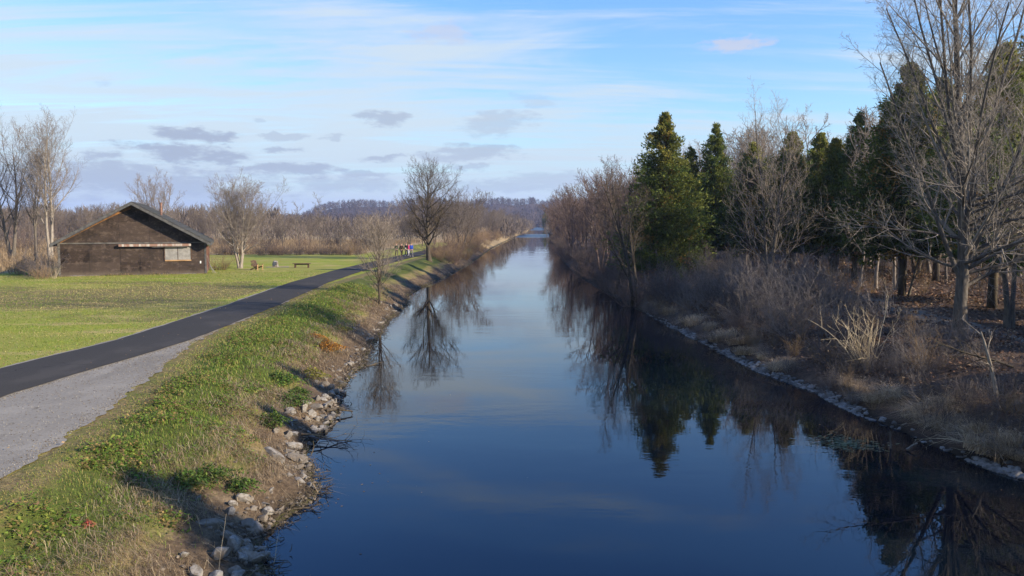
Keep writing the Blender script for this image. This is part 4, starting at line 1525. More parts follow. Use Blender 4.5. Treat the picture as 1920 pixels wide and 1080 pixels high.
def make_weed(seed, h, w, n, cols):
    rg = np.random.default_rng(seed)
    st = MB()
    ns = 16
    a = rg.random(ns) * 6.283
    P, Rr = polyline(rg, np.stack([np.cos(a) * w * .2, np.sin(a) * w * .2, np.full(ns, -.05)], -1), np.stack([np.cos(a) * .5, np.sin(a) * .5, np.ones(ns)], -1), np.full(ns, h) * rg.uniform(.6, 1.1, ns), np.full(ns, .006), 5, .03, .15)
    v, f = tubes(P, Rr, 3)
    st.add(v, f)
    th, r_ = rg.random(n) * 6.283, rg.random(n) ** .6 * 1.25
    r_ = r_ * (.55 + .8 * vnoise(np.cos(th) * 1.7 + seed, np.sin(th) * 1.7, 1.0, seed % 9))
    zz = rg.random(n) * (.35 + .9 * vnoise(np.cos(th) * r_ * 3, np.sin(th) * r_ * 3 + seed, 1.0, 2))
    C = np.stack([np.cos(th) * r_ * w * (1 - .5 * zz), np.sin(th) * r_ * w * (1 - .5 * zz), zz * h * (1.05 - .5 * r_)], -1)
    a = rg.random(n) * 6.283
    D = np.stack([np.cos(a), np.sin(a), rg.normal(.1, .5, n)], -1) * rg.uniform(.025, .06, (n, 1))
    W = np.stack([-np.sin(a), np.cos(a), rg.normal(0, .5, n)], -1) * rg.uniform(.014, .028, (n, 1))
    V = np.stack([C - D * .5, C + W, C + D, C - W], 1).reshape(-1, 3)
    lf = MB().add(V, np.arange(len(V)).reshape(-1, 4), np.repeat(lerp_cols(rg, n, cols, .35), 4, 0))
    return st, lf


GW = [(.05, .10, .018), (.08, .135, .022), (.035, .07, .014), (.13, .17, .03)]
YW = [(.15, .15, .02), (.19, .16, .02), (.10, .12, .02)]
OW = [(.30, .13, .02), (.36, .18, .03), (.20, .09, .02)]
for k, (px, py, h, w, n, cols, lab) in enumerate([
        (395, 900, .42, .62, 900, GW, 'largest dark green leafy weed clump on the near left bank'), (350, 905, .35, .5, 900, GW, 'low green weed clump left of the largest one'), (450, 915, .3, .45, 700, GW, 'small green weed clump between the largest one and the rocks'),
        (508, 795, .5, .5, 1300, GW, 'green bush above the pile of rocks on the left bank'), (545, 755, .4, .6, 1300, GW, 'green weed clump left of the middle rocks'), (525, 715, .45, .7, 1500, GW, 'long dark green weed patch on the bank above the middle rocks'),
        (560, 740, .35, .45, 700, GW, 'green weed clump touching the middle rocks'), (585, 705, .4, .6, 900, YW, 'yellow green weed clump near the orange bush'), (615, 655, .55, .65, 1500, OW, 'orange leaved bush on the left bank'),
        (590, 635, .35, .5, 600, OW, 'small rusty weed just above the orange bush'), (640, 620, .4, .6, 800, YW, 'yellowish weed clump above the orange bush'), (455, 735, .25, .5, 700, GREENS, 'bright green weed patch on the bank slope'), (165, 985, .1, .13, 120, [(.30, .07, .05), (.25, .10, .05)], 'small red leaved weed in the near grass')]):
    p = on_ground(px, py, 1.0)
    root = empty('weed_clump', p, k * 1.3, lab, 'weeds')
    st, lf = make_weed(600 + k, h, w, n, cols)
    st.build('stems', M_shrub, root)
    lf.build('foliage', M_blade, root, tint=True)

# ------------------------------------------------------------------ rocks


def rock_mesh(seed, name='rock'):
    rg = np.random.default_rng(seed)
    bm = bmesh.new()
    bmesh.ops.create_icosphere(bm, subdivisions=3, radius=1.0)
    V = np.array([v.co[:] for v in bm.verts])
    for _ in range(13):
        nrm = norm(rg.normal(0, 1, 3))
        d = rg.uniform(.36, .7)
        k = V @ nrm
        V = V - np.where(k > d, (k - d) * .96, 0)[:, None] * nrm
    V *= (1 + .05 * (fbm(V[:, 0] * 3 + V[:, 2], V[:, 1] * 3, 1.0, seed % 7)[:, None] - .5))
    for v, c in zip(bm.verts, V):
        v.co = c
    me = bpy.data.meshes.new(name)
    bm.to_mesh(me)
    bm.free()
    return me


ROCKS = [rock_mesh(700 + k) for k in range(7)]
for me in ROCKS:
    me.materials.append(M_rock)
ROCKS_W = [me.copy() for me in ROCKS[:3]]
for me in ROCKS_W:
    me.materials.clear()
    me.materials.append(M_rock_wet)


def rock(x, y, z, s, mesh, label, group, rot=None):
    o = link('rock', mesh)
    o.location = (x, y, z)
    o.rotation_euler = rot or (rnd.uniform(-.5, .5), rnd.uniform(-.5, .5), rnd.uniform(0, 6.28))
    o.scale = s
    return tag(o, label, 'rock', group)


for px, py, s, lab, rot in [(515, 858, (.42, .24, .17), 'big slanting pale slab of rock above the left waterline', (0.15, .25, -.5)), (552, 862, (.40, .22, .13), 'long tan rock beside the big slanting slab', (.1, .1, -.4)), (540, 848, (.27, .2, .14), 'tan squarish rock behind the big slanting slab', (.1, 0, .3)),
                            (548, 838, (.34, .22, .10), 'flat grey rock behind the tan squarish one', (.05, .1, .2)), (483, 1000, (.26, .24, .2), 'white angular rock lowest at the near waterline', (.2, .1, .5)), (438, 1030, (.26, .22, .2), 'large pale rock left of the white angular one', (.1, .3, 1)), (458, 1042, (.24, .2, .18), 'pale rock below the white angular one', (.3, .1, 2)),
                            (460, 940, (.24, .18, .16), 'grey rock highest in the near rock pile', (0, .2, .7)), (465, 990, (.2, .18, .15), 'grey rock left of the white angular one', (.2, 0, .2)), (505, 965, (.2, .15, .14), 'mossy rock at the water near the pile', (.2, .2, 1.2))]:
    p = on_ground(px, py, .4)
    rock(p[0], p[1], p[2] + s[2] * .35, s, ROCKS[rnd.randrange(7)], lab, None, rot)
zones = [(10.5, 15.2, 62), (15.2, 20, 22), (20, 24, 34), (24, 30, 62), (30, 38, 46), (38, 60, 48)]
for y0, y1, n in zones:
    for i in range(n):
        Y = rnd.uniform(y0, y1)
        d = abs(rnd.gauss(.15, .55)) - .12
        if d > 1.6:
            continue
        x = float(XL(Y)) - d
        s = rnd.uniform(.07, .19) * (1 + (.25 if y0 in (10.5, 24) else 0))
        wet = d < .1 and rnd.random() < .75
        rock(x, Y, gz(x, Y) + s * .10, (s * rnd.uniform(1, 1.6), s * rnd.uniform(.8, 1.2), s * rnd.uniform(.6, .9)), (ROCKS_W if wet else ROCKS)[rnd.randrange(3 if wet else 7)],
             'dark wet stone at the left waterline' if wet else 'pale angular stone of the rubble along the left waterline', 'wet stones at the left waterline' if wet else 'rubble stones along the left waterline')


def stones(name, side, y0, y1, n, smin, smax, dmax, seed, mat, gap=0.0):
    """small shore stones nobody could count: one object"""
    rg = np.random.default_rng(seed)
    me = ROCKS[1]
    src = bmesh.new()
    bmesh.ops.create_icosphere(src, subdivisions=1, radius=1.0)
    V0 = np.array([v.co[:] for v in src.verts])
    F0 = np.array([[v.index for v in f.verts] for f in src.faces])
    src.free()
    Y = y0 + (y1 - y0) * rg.random(n) ** 1.3
    d = np.abs(rg.normal(.12, dmax * .5, n))
    keep = rg.random(n) > gap * sstep(fbm(Y, 0 * Y, 3.0, seed % 17), .42, .58)
    Y, d = Y[keep], d[keep]
    n = len(Y)
    x = XL(Y) - d + .1 if side < 0 else XR(Y) + d - .1
    z = ground_z(x, Y)
    s = rg.uniform(smin, smax, n)
    V = V0[None] * rg.uniform(.7, 1.25, (n, len(V0), 1)) * (s[:, None] * np.array((1.3, 1.0, .65)))[:, None, :]
    a = rg.random(n) * 6.283
    ca, sa = np.cos(a)[:, None], np.sin(a)[:, None]
    V = np.stack([V[..., 0] * ca - V[..., 1] * sa, V[..., 0] * sa + V[..., 1] * ca, V[..., 2]], -1) + np.stack([x, Y, np.maximum(z, -.02) + s * .25], -1)[:, None]
    F = (F0[None] + (np.arange(n) * len(V0))[:, None, None]).reshape(-1, 3)
    tag(MB().add(V.reshape(-1, 3), F).build(name, mat), kind='stuff')


def loose_gravel():
    rg = np.random.default_rng(830)
    n = 9000
    Y = 9 + 26 * rg.random(n) ** 1.3
    a, b = path_right(Y) + .04, np.interp(Y, GRAV[:, 0], GRAV[:, 1])
    u = np.where(rg.random(n) < .5, rg.random(n), np.where(rg.random(n) < .5, 1 - np.abs(rg.normal(0, .07, n)), np.abs(rg.normal(0, .04, n))))
    x = a + (b - a) * np.clip(u, 0, 1.06)
    s_ = rg.uniform(.006, .022, n)[:, None, None]
    T = np.array([(1, 0, -.3), (-.5, .87, -.3), (-.5, -.87, -.3), (0, 0, .8)])
    V = (T[None] * rg.uniform(.6, 1.4, (n, 4, 1))) * s_ + np.stack([x, Y, ground_z(x, Y) + .033], -1)[:, None]
    F = (np.array([(0, 1, 3), (1, 2, 3), (2, 0, 3)])[None] + 4 * np.arange(n)[:, None, None]).reshape(-1, 3)
    cc = np.repeat(lerp_cols(rg, n, [(.20, .185, .155), (.12, .105, .085), (.08, .062, .045), (.17, .15, .115)], .3), 4, 0)
    tag(MB().add(V.reshape(-1, 3), F, cc).build('loose_gravel', M_leaf, tint=True), kind='stuff')


loose_gravel()
M_shingle = simple('shore_shingle', (0.19, 0.185, 0.175), (0.06, 0.056, 0.05), 2.2, 0.85, 0.25, bmp=0.2)
stones('shore_shingle', 1, 14, 57, 3600, .015, .10, .30, 801, M_shingle, .92)
M_rubble = simple('brown_rubble', (0.16, 0.13, 0.095), (0.06, 0.048, 0.036), 1.6, 0.9, 0.2)
stones('bank_rubble', -1, 9.5, 130, 2600, .02, .06, 1.0, 802, M_rubble)

# ------------------------------------------------------------------ driftwood, weed mats and sticks


def stick(px, py, z, ln, r, rz, tilt, mat, label, seed, nb=4, name='dead_branch', cat='branch', wig=.1):
    rg = np.random.default_rng(seed)
    p = on_ground(px, py, z) if z is not None else at(px, py, 0)
    d = np.array([[math.cos(rz) * math.cos(tilt), math.sin(rz) * math.cos(tilt), math.sin(tilt)]])
    P, Rr = polyline(rg, np.zeros((1, 3)), d, np.array([ln]), np.array([r]), 7, 0, wig, .35)
    src = (P, Rr, np.array([ln]))
    l1 = kids(rg, src, nb, .25, 1, .7, .2, .4, 4, .02, .15, .6, r * .25)
    l2 = kids(rg, l1, 3, .3, 1, .7, .2, .5, 3, 0, .2, .6, r * .18)
    return tag(tree_mesh([src, l1, l2], [7, 5, 4]).build(name, mat, smooth=True, loc=p + [0, 0, r * .6]), label, cat)


stick(550, 955, .1, .6, .022, .35, .0, M_bark_dark, 'dark driftwood branch lying over the water below the rocks', 901)
stick(612, 772, .1, .9, .06, .55, -.02, M_bark_dark, 'dark root spit reaching into the water from the left bank', 902, 2)
stick(565, 815, .2, 1.6, .03, .1, .02, M_shrub_tan, 'long tan branches piled on the left bank above the dark spit', 903, 8)
stick(580, 820, .2, 1.3, .03, -.25, .0, M_shrub, 'grey branch lying across the left rocks toward the water', 904, 6)
stick(686, 688, .1, .8, .06, .5, -.02, M_bark_dark, 'dark root at the left waterline below the orange bush', 905, 4)
stick(585, 895, .05, .45, .012, .2, .05, M_bark_dark, 'thin dark twig sticking out over the water by the tan rock', 906, 5)
stick(592, 925, .05, .45, .014, -.1, .06, M_bark_dark, 'black twigs at the tip of the near rock point', 907, 7)
stick(410, 1075, .6, 1.05, .0042, 1.2, 1.45, M_shrub_pale, 'single pale dry stalk standing at the bottom near the rocks', 908, 1, 'dry_stalk', 'stalk', .03)
stick(510, 1068, None, .7, .006, .9, 1.1, M_shrub_pale, 'pale stalk leaning out of the water at the near left corner', 909, 1, 'dry_stalk', 'stalk')
stick(1670, 842, None, .5, .03, 1.4, 1.1, M_bark_grey, 'stub of a branch poking out of the dark water', 910, 3)
stick(1700, 845, None, .4, .04, .4, .5, M_bark_pale, 'pale piece of wood in the water right of the branch stub', 911, 2)
stick(1690, 800, .2, .9, .035, .3, .25, M_bark_pale, 'bleached forked branch on the right shore stones', 912, 3)
stick(1868, 742, .9, 2.0, .075, 1.9, 1.42, M_bark_pale, 'broken white trunk standing on the near right bank', 913, 3, 'dead_tree', 'dead tree', .03)
stick(1900, 690, 1.0, 2.2, .05, 2.9, .15, M_bark_dark, 'dark fallen branches by the right edge of the view', 914, 9)
stick(1850, 745, .8, 1.6, .03, 3.4, .05, M_bark_grey, 'grey branch lying beside the broken white trunk', 915, 6)
stick(1740, 655, 1.2, 1.7, .05, .5, .1, M_bark_grey, 'log lying in the leaves left of the largest tree', 916, 2)
stick(1895, 850, .5, 1.8, .03, 2.6, .12, M_shrub_pale, 'pale fallen branch on the near right shore', 917, 7)
stick(735, 490, 1.8, .0001 + 1.2, .02, .4, .0, M_shrub, 'fallen twig on the grass by the sapling', 918, 3)

rg = np.random.default_rng(950)
mb = MB()
c0 = at(1588, 832, 0)
n = 330
a, r_ = rg.random(n) * 6.283, np.sqrt(rg.random(n))
C = np.stack([c0[0] + np.cos(a) * r_ ** 1.6 * 1.25 * (.3 + 1.1 * vnoise(np.cos(a) * 3, np.sin(a) * 3, 1, 3)), c0[1] + np.sin(a) * r_ ** 1.6 * 1.1 * (.3 + 1.1 * vnoise(np.cos(a) * 3, np.sin(a) * 3, 1, 3)), rg.uniform(.008, .02, n)], -1)
a = rg.normal(.1, .5, n)
D = np.stack([np.cos(a), np.sin(a), 0 * a], -1) * rg.uniform(.04, .14, (n, 1))
W = np.stack([-np.sin(a), np.cos(a), 0 * a], -1) * rg.uniform(.01, .025, (n, 1))
V = np.stack([C - D, C + W, C + D, C - W], 1).reshape(-1, 3)
mb.add(V, np.arange(len(V)).reshape(-1, 4), np.repeat(lerp_cols(rg, n, [(.17, .19, .10), (.12, .14, .07), (.22, .22, .13)], .2), 4, 0))
tag(mb.build('floating_weed', M_blade, tint=True), kind='stuff')

# ------------------------------------------------------------------ the wooden shed


def plank_material(name, c1, c2, c3, panel=2.44):
    m, t, b = principled(name, 0.9, 0.15)
    tc = t.n('ShaderNodeTexCoord')
    o = tc.outputs['Object']
    sep = t.n('ShaderNodeSeparateXYZ')
    t.l(o, sep.inputs[0])
    pan = t.math('FLOOR', t.math('DIVIDE', t.math('ADD', sep.outputs[0], sep.outputs[1]), panel))
    row = t.math('FLOOR', t.math('DIVIDE', sep.outputs[2], 1.2))
    wn = t.n('ShaderNodeTexWhiteNoise', noise_dimensions='2D')
    cb = t.n('ShaderNodeCombineXYZ')
    t.l(pan, cb.inputs[0]); t.l(row, cb.inputs[1])
    t.l(cb.outputs[0], wn.inputs['Vector'])
    g = t.noise(t.mapping(o, scale=(.3, .3, 4)), 3.0, 6.0, 0.75)
    s = t.noise(t.mapping(o, scale=(1, 1, 1.5)), 1.5, 9.0, 0.75)
    c = t.mix(t.step(g, 0.3, 0.7), c1, c2)
    c = t.mix(t.step(s, 0.5, 0.60, 0, 0.75), c, c3)
    c = t.mix(t.step(t.noise(t.mapping(o, loc=(7, 2, 4)), .9, 8.0, .72), 0.49, 0.58, 0, .75), c, tuple(v_ * .35 for v_ in c2))
    c = t.mix(t.step(wn.outputs['Value'], 0, 1, 0, 0.4, False), c, c3)
    fr = t.math('FRACT', t.math('DIVIDE', t.math('ADD', sep.outputs[0], sep.outputs[1]), panel))
    seam = t.math('LESS_THAN', fr, 0.012)
    c = t.mix(t.math('MULTIPLY', seam, .6), c, (0.012, 0.010, 0.009))
    low = t.step(t.math('ADD', sep.outputs[2], t.math('MULTIPLY', t.math('SUBTRACT', s, .5), 1.2)), 0.55, 0.0, 0, 0.55)
    c = t.mix(low, c, (0.13, 0.105, 0.075))
    t.l(c, b.inputs['Base Color'])
    bump(t, b, g, 0.4, 0.01)
    return m


M_wall = plank_material('weathered_plywood', (0.040, 0.026, 0.018), (0.016, 0.012, 0.009), (0.088, 0.064, 0.048))
M_side = plank_material('red_brown_boards', (0.13, 0.05, 0.03), (0.08, 0.035, 0.022), (0.16, 0.09, 0.06))
M_door = plank_material('brown_door_boards', (0.064, 0.040, 0.027), (0.030, 0.021, 0.016), (0.095, 0.066, 0.048), .8)
M_trim = simple('grey_trim', (0.12, 0.11, 0.095), (0.06, 0.055, 0.048), 5.0, stretch=(.4, .4, 1))
M_fascia = simple('grey_fascia', (0.085, 0.082, 0.075), (0.05, 0.048, 0.044), 4.0)
M_soffit = simple('bare_wood_soffit', (0.22, 0.105, 0.035), (0.085, 0.045, 0.02), 1.6, c3=(.06, .04, .025))
M_shingles = simple('mossy_shingles', (0.060, 0.057, 0.044), (0.032, 0.031, 0.026), 3.0, bmp=0.5, c3=(.052, .058, .034), stretch=(1, 1, 1))
M_board = simple('grey_board', (0.24, 0.225, 0.20), (0.17, 0.16, 0.14), 2.5)
M_wood = simple('tan_wood', (0.34, 0.21, 0.10), (0.22, 0.13, 0.06), 5.0, stretch=(.3, 1, 1))
M_wood_dk = simple('dark_brown_wood', (0.085, 0.05, 0.03), (0.045, 0.028, 0.018), 6.0)
M_rust = simple('rusty_white_metal', (0.36, 0.32, 0.27), (0.20, 0.12, 0.085), 2.2, 0.7, 0.2, stretch=(1, 1, .1), c3=(.17, .05, .03), lo=.42, hi=.56)
M_white = simple('white_plastic', (0.62, 0.60, 0.56), (0.5, 0.48, 0.45), 3.0, 0.5, 0.4)
M_pipe = simple('rusty_pipe', (0.22, 0.12, 0.08), (0.10, 0.06, 0.045), 4.0, 0.7)
M_conc = simple('concrete', (0.17, 0.155, 0.13), (0.10, 0.09, 0.075), 4.0)


def build_shed():
    th = R(19)
    Lp = at(112, 520, 1.62)
    k = 70.0 / Lp[1]
    Lx, Ly = (112 - 960) / FPX * 70.25, 70.0
    W, D, E, RG, OV = 12.1, 10.0, 2.92, 6.35, .9
    zb = min(gz(Lx, Ly), gz(Lx + 11.5, Ly + 3.5)) - .02
    root = empty('wooden_shed', (Lx, Ly, zb), th, 'weathered dark wooden shed with a low gable roof and a boarded opening', 'shed')
    mid = W / 2
    # walls
    mb = MB()
    V = [(0, 0, -.2), (W, 0, -.2), (W, 0, E), (0, 0, E), (0, .15, -.2), (W, .15, -.2), (W, .15, E), (0, .15, E)]
    mb.add(V, [(0, 1, 2, 3), (5, 4, 7, 6), (0, 4, 5, 1), (3, 2, 6, 7), (0, 3, 7, 4), (1, 5, 6, 2)])
    mb.build('wall', M_wall, root)
    g = MB()
    gy = -.025
    V = [(0, gy, E + .02), (W, gy, E + .02), (mid, gy, RG), (0, .15, E + .02), (W, .15, E + .02), (mid, .15, RG)]
    g.add(V, [(0, 1, 2), (4, 3, 5)]).add(V, [(0, 3, 4, 1), (1, 4, 5, 2), (2, 5, 3, 0)])
    g.build('gable', M_wall, root)
    for nm, x0, x1, y0, y1, mt in (('wall', -.0, .15, .153, D, M_wall), ('wall', W - .15, W, .153, D, M_side), ('wall', .153, W - .153, D - .15, D - .003, M_wall)):
        w_ = MB().box((x0, y0, -.2), (x1, y1, E - .002)).build(nm, mt, root)
        if mt is M_side:
            w_['label'] = 'reddish brown side wall'
    # trim
    MB().box((-.02, -.06, E - .05), (W + .02, -.002, E + .06)).build('trim_board', M_trim, root)
    MB().box((-.03, -.035, -.2), (.16, -.003, E - .06)).build('corner_trim', M_trim, root)
    MB().box((W - .14, -.035, -.2), (W + .03, -.003, E - .06)).build('corner_trim', M_fascia, root)
    # roof slabs
    sl = (RG - E) / mid
    ex = .42

    def slab(x0, z0, x1, z1, y0, y1, t, name, mt):
        V = [(x0, y0, z0), (x1, y0, z1), (x1, y1, z1), (x0, y1, z0), (x0, y0, z0 + t), (x1, y0, z1 + t), (x1, y1, z1 + t), (x0, y1, z0 + t)]
        return MB().add(V, [(0, 3, 2, 1), (4, 5, 6, 7), (0, 1, 5, 4), (1, 2, 6, 5), (2, 3, 7, 6), (3, 0, 4, 7)]).build(name, mt, root)
    zt = RG + .16
    for sgn in (-1, 1):
        xe = mid + sgn * (mid + ex)
        ze = zt - sl * (mid + ex)
        a, b = ((xe, ze), (mid, zt)) if sgn < 0 else ((mid, zt), (xe, ze))
        r_ = slab(a[0], a[1], b[0], b[1], -OV, D + .5, .10, 'roof', M_shingles)
        slab(a[0], a[1] - .05, b[0], b[1] - .05, -OV + .05, .0 - .03, .047, 'soffit', M_soffit)
        slab(a[0], a[1] - .20, b[0], b[1] - .20, -OV - .045, -OV - .003, .27, 'fascia', M_fascia)
        MB().box((min(a[0], b[0]) - .05 if sgn < 0 else xe + .003, -OV, ze - .18), (min(a[0], b[0]) - .003 if sgn < 0 else xe + .05, D + .5, ze + .06)).build('eave_board', M_fascia, root)
        if sgn > 0:
            # courses of shingles as thin steps on the visible slope
            cb = MB()
            for i in range(14):
                t0, t1 = i / 14, (i + 1) / 14
                xa, xb2 = mid + (xe - mid) * t0, mid + (xe - mid) * t1 + .03
                za, zb2 = zt + .103 + (ze - zt) * t0, zt + .125 + (ze - zt) * t1
                V = [(xa, -OV + .01, za), (xb2, -OV + .01, zb2), (xb2, D + .48, zb2), (xa, D + .48, za)]
                cb.add(V, [(0, 1, 2, 3)])
            cb.build('shingle_course', M_shingles, r_)
    # bare orange frieze board under the left rake
    fz = MB()
    n_ = 24
    for i in range(n_):
        u0, u1 = .03 + .95 * i / n_, .03 + .95 * (i + 1) / n_
        xa, xb2 = mid * u0, mid * u1
        za, zb2 = E + (RG - E) * u0, E + (RG - E) * u1
        wf = lambda q: .09 + .24 * q ** 4
        V = [(xa, -.055, za - wf(i / n_)), (xb2, -.055, zb2 - wf((i + 1) / n_)), (xb2, -.055, zb2 + .0), (xa, -.055, za + .0)]
        V += [(p[0], -.028, p[2]) for p in V]
        fz.add(V, [(0, 1, 2, 3), (0, 4, 5, 1), (3, 2, 6, 7), (1, 5, 6, 2), (0, 3, 7, 4)])
    fz.build('frieze_board', M_soffit, root)
    # vent pipe
    px_ = mid + 2.1
    MB().tube([(px_, 3.2, RG - 1.3), (px_, 3.2, RG + .15)], .11, 10).tube([(px_, 3.2, RG + .15), (px_, 3.2, RG + .27)], .15, 10).build('vent_pipe', M_pipe, root)
    # awning
    x0, x1, z1 = 4.85, 10.85, E - .09
    aw = MB().box((x0, -.36, z1 - .22), (x1, -.32, z1)).build('awning', M_rust, root)
    MB().box((x0 + .02, -.317, z1 - .03), (x1 - .02, -.06, z1 - .005)).build('awning_top', M_fascia, root)
    MB().box((x0 + 2.7, -.30, z1 - .31), (x1 - .4, -.24, z1 - .24)).build('awning_rail', M_trim, root)
    for xx in (x0 + .1, x0 + 2.9, x1 - .15):
        MB().bar((xx, -.315, z1 - .12), (xx, -.02, z1 - .10), .04, .05).build('awning_bracket', M_fascia, aw)
    # doors and the boarded opening
    for xx in (4.95, 6.55):
        MB().box((xx, -.022, .12), (xx + 1.57, -.003, z1 - .36)).build('door', M_wall, root)
    x0, x1, zz0, zz1 = 8.62, 10.78, 1.36, 2.56
    pnl = MB().box((x0, -.04, zz0), (x1, -.004, zz1)).build('boarded_window', M_board, root)
    MB().box((x0 - .03, -.10, zz0 - .12), (x1 + .03, -.004, zz0 - .003)).build('sill', M_wood, pnl)
    fr = MB()
    fr.box((x0 - .09, -.06, zz0), (x0 - .003, -.004, zz1 + .08)).box((x1 + .003, -.06, zz0), (x1 + .09, -.004, zz1 + .08)).box((x0, -.06, zz1 + .003), (x1, -.004, zz1 + .08)).box((x0 + 1.05, -.055, zz0 + .01), (x0 + 1.10, -.041, zz1))
    fr.build('frame', M_wood_dk, pnl)
    MB().box((11.55, -.06, 1.0), (11.66, -.004, 1.22)).build('outlet_box', M_white, root)
    # lamp under the right eave
    lp = MB().tube([(W + .12, -.15, E - .02), (W + .30, -.42, E - .18)], (.07, .17), 10).build('flood_lamp', M_white, root)
    MB().box((W - .02, -.12, E - .1), (W + .14, -.02, E + .06)).build('lamp_mount', M_fascia, lp)
    MB().box((-.02, -.04, -.3), (W + .02, -.036 + .03, .10)).build('footing', M_conc, root)
    # boards leaning against the side
    M4 = root.matrix_basis
    for k, (dx, dz) in enumerate(((.55, 1.75), (.7, 1.4), (.85, 1.0))):
        b = MB().bar((W + dx, .25 + k * .12, 0), (W + .06, .2 + k * .15, dz), .16, .025).build('board', M_board)
        b.location = root.location
        b.rotation_euler = root.rotation_euler
        tag(b, ('longest grey board leaning on the right corner of the shed', 'middle grey board of the three leaning on the shed', 'shortest grey board leaning at the right corner of the shed')[k], 'board')


build_shed()

# ------------------------------------------------------------------ lawn furniture


def build_chair():
    p = on_ground(482, 506)
    root = empty('garden_chair', p, R(-28), 'slatted wooden garden chair with a dark back beside the split trunk tree', 'chair')
    # faces local +x
    bk = root
    for k in range(5):
        y = -.26 + k * .13
        MB().bar((-.22, y, .30), (-.50, y * 1.15, .98 - abs(k - 2) * .03), .105, .022).build('back_slat', M_wood_dk, root)  # back slats and rails darker than seat, legs and arms
    for z, x in ((.42, -.245), (.78, -.40)):
        MB().box((x - .06, -.34, z), (x - .03, .34, z + .09)).build('back_rail', M_wood_dk, root)
    for k in range(5):
        x = -.22 + k * .135
        MB().bar((x, -.32, .30 + .028 * k), (x, .32, .30 + .028 * k), .12, .022).build('seat_slat', M_wood, root)
    for s in (-1, 1):
        MB().bar((.42, s * .33, 0), (.42, s * .33, .56), .11, .03).build('leg', M_wood, root)
        MB().bar((-.58, s * .30, .04), (.46, s * .30, .38), .03, .12).build('leg', M_wood, root)
        MB().bar((-.42, s * .38, .575), (.55, s * .38, .575), .15, .024).build('armrest', M_wood, root)
        MB().bar((-.34, s * .36, .30), (-.36, s * .36, .56), .05, .05).build('arm_support', M_wood, root)


def build_bench():
    p = on_ground(566, 502)
    root = empty('bench', p, R(2), 'low backless wooden bench standing alone on the lawn', 'bench')
    for k in range(2):
        MB().box((-.92, -.20 + k * .205, .41), (.92, -.005 + k * .205, .46)).build('seat_plank', M_wood_dk, root)
    for s in (-1, 1):
        MB().box((s * .68 - .07, -.14, -.05), (s * .68 + .07, .14, .408)).build('leg', M_wood_dk, root)
    MB().box((-.608, -.03, .30), (.608, .03, .407)).build('stretcher', M_wood_dk, root)


def build_boulder():
    p = on_ground(516, 501)
    root = empty('marker_boulder', p, .3, 'pale boulder with a dark plaque on the lawn between chair and bench', 'boulder')
    me = rock_mesh(755, 'stone')
    s = link('stone', me, M_rock, root)
    s.scale = (.50, .40, .46)
    s.location = (0, 0, .32)
    M_plate = simple('dark_plate', (.05, .055, .065), (.03, .033, .04), 6.0, .4, .5)
    q = MB().box((-.22, -.36, .22), (.16, -.325, .58)).build('plate', M_plate, root)  # thin dark box set on the front of the stone
    MB().box((-.9, -.6, -.05), (1.4, .35, .025)).build('base_slab', M_conc, root)


build_chair()
build_bench()
build_boulder()

# a pale joint across the path near the walkers
pa, pb = on_ground(655, 495), on_ground(676, 508)
M_mark = simple('pale_joint', (0.22, 0.21, 0.20), (0.16, 0.15, 0.14), 5.0)
ya, yb = sorted((pa[1], pb[1]))
tt = np.linspace(0.05, .95, 12)
cx, cy = path_right(78.0) - PATH_W * (1 - tt), 83 - 5.5 * tt
V = np.concatenate([np.stack([cx, cy, ground_z(cx, cy) + .05 + .03 * (1 - (2 * tt - 1) ** 2) + .008], -1), np.stack([cx, cy + .22, ground_z(cx, cy + .22) + .05 + .03 * (1 - (2 * tt - 1) ** 2) + .008], -1)])
tag(MB().add(V, [(i, i + 1, 13 + i, 12 + i) for i in range(11)]).build('path_joint', M_mark), kind='structure')

# ------------------------------------------------------------------ the walkers
M_skin = simple('skin', (0.45, 0.27, 0.19), (0.40, 0.23, 0.16), 6.0, 0.6)


def cloth(name, c):
    return simple(name, c, tuple(x * .7 for x in c), 9.0, 0.9, 0.1)


def skin_mesh(name, joints, edges, mat, parent, root_i=0):
    me = bpy.data.meshes.new(name)
    me.from_pydata([j[0] for j in joints], edges, [])
    o = link(name, me, mat, parent)
    md = o.modifiers.new('skin', 'SKIN')
    for i, j in enumerate(joints):
        sv = me.skin_vertices[0].data[i]
        r_ = j[1]
        sv.radius = r_ if isinstance(r_, tuple) else (r_, r_)
        sv.use_root = (i == root_i)
    md.use_smooth_shade = True
    sb = o.modifiers.new('smooth', 'SUBSURF')
    sb.levels = 1
    sb.render_levels = 1
    return o


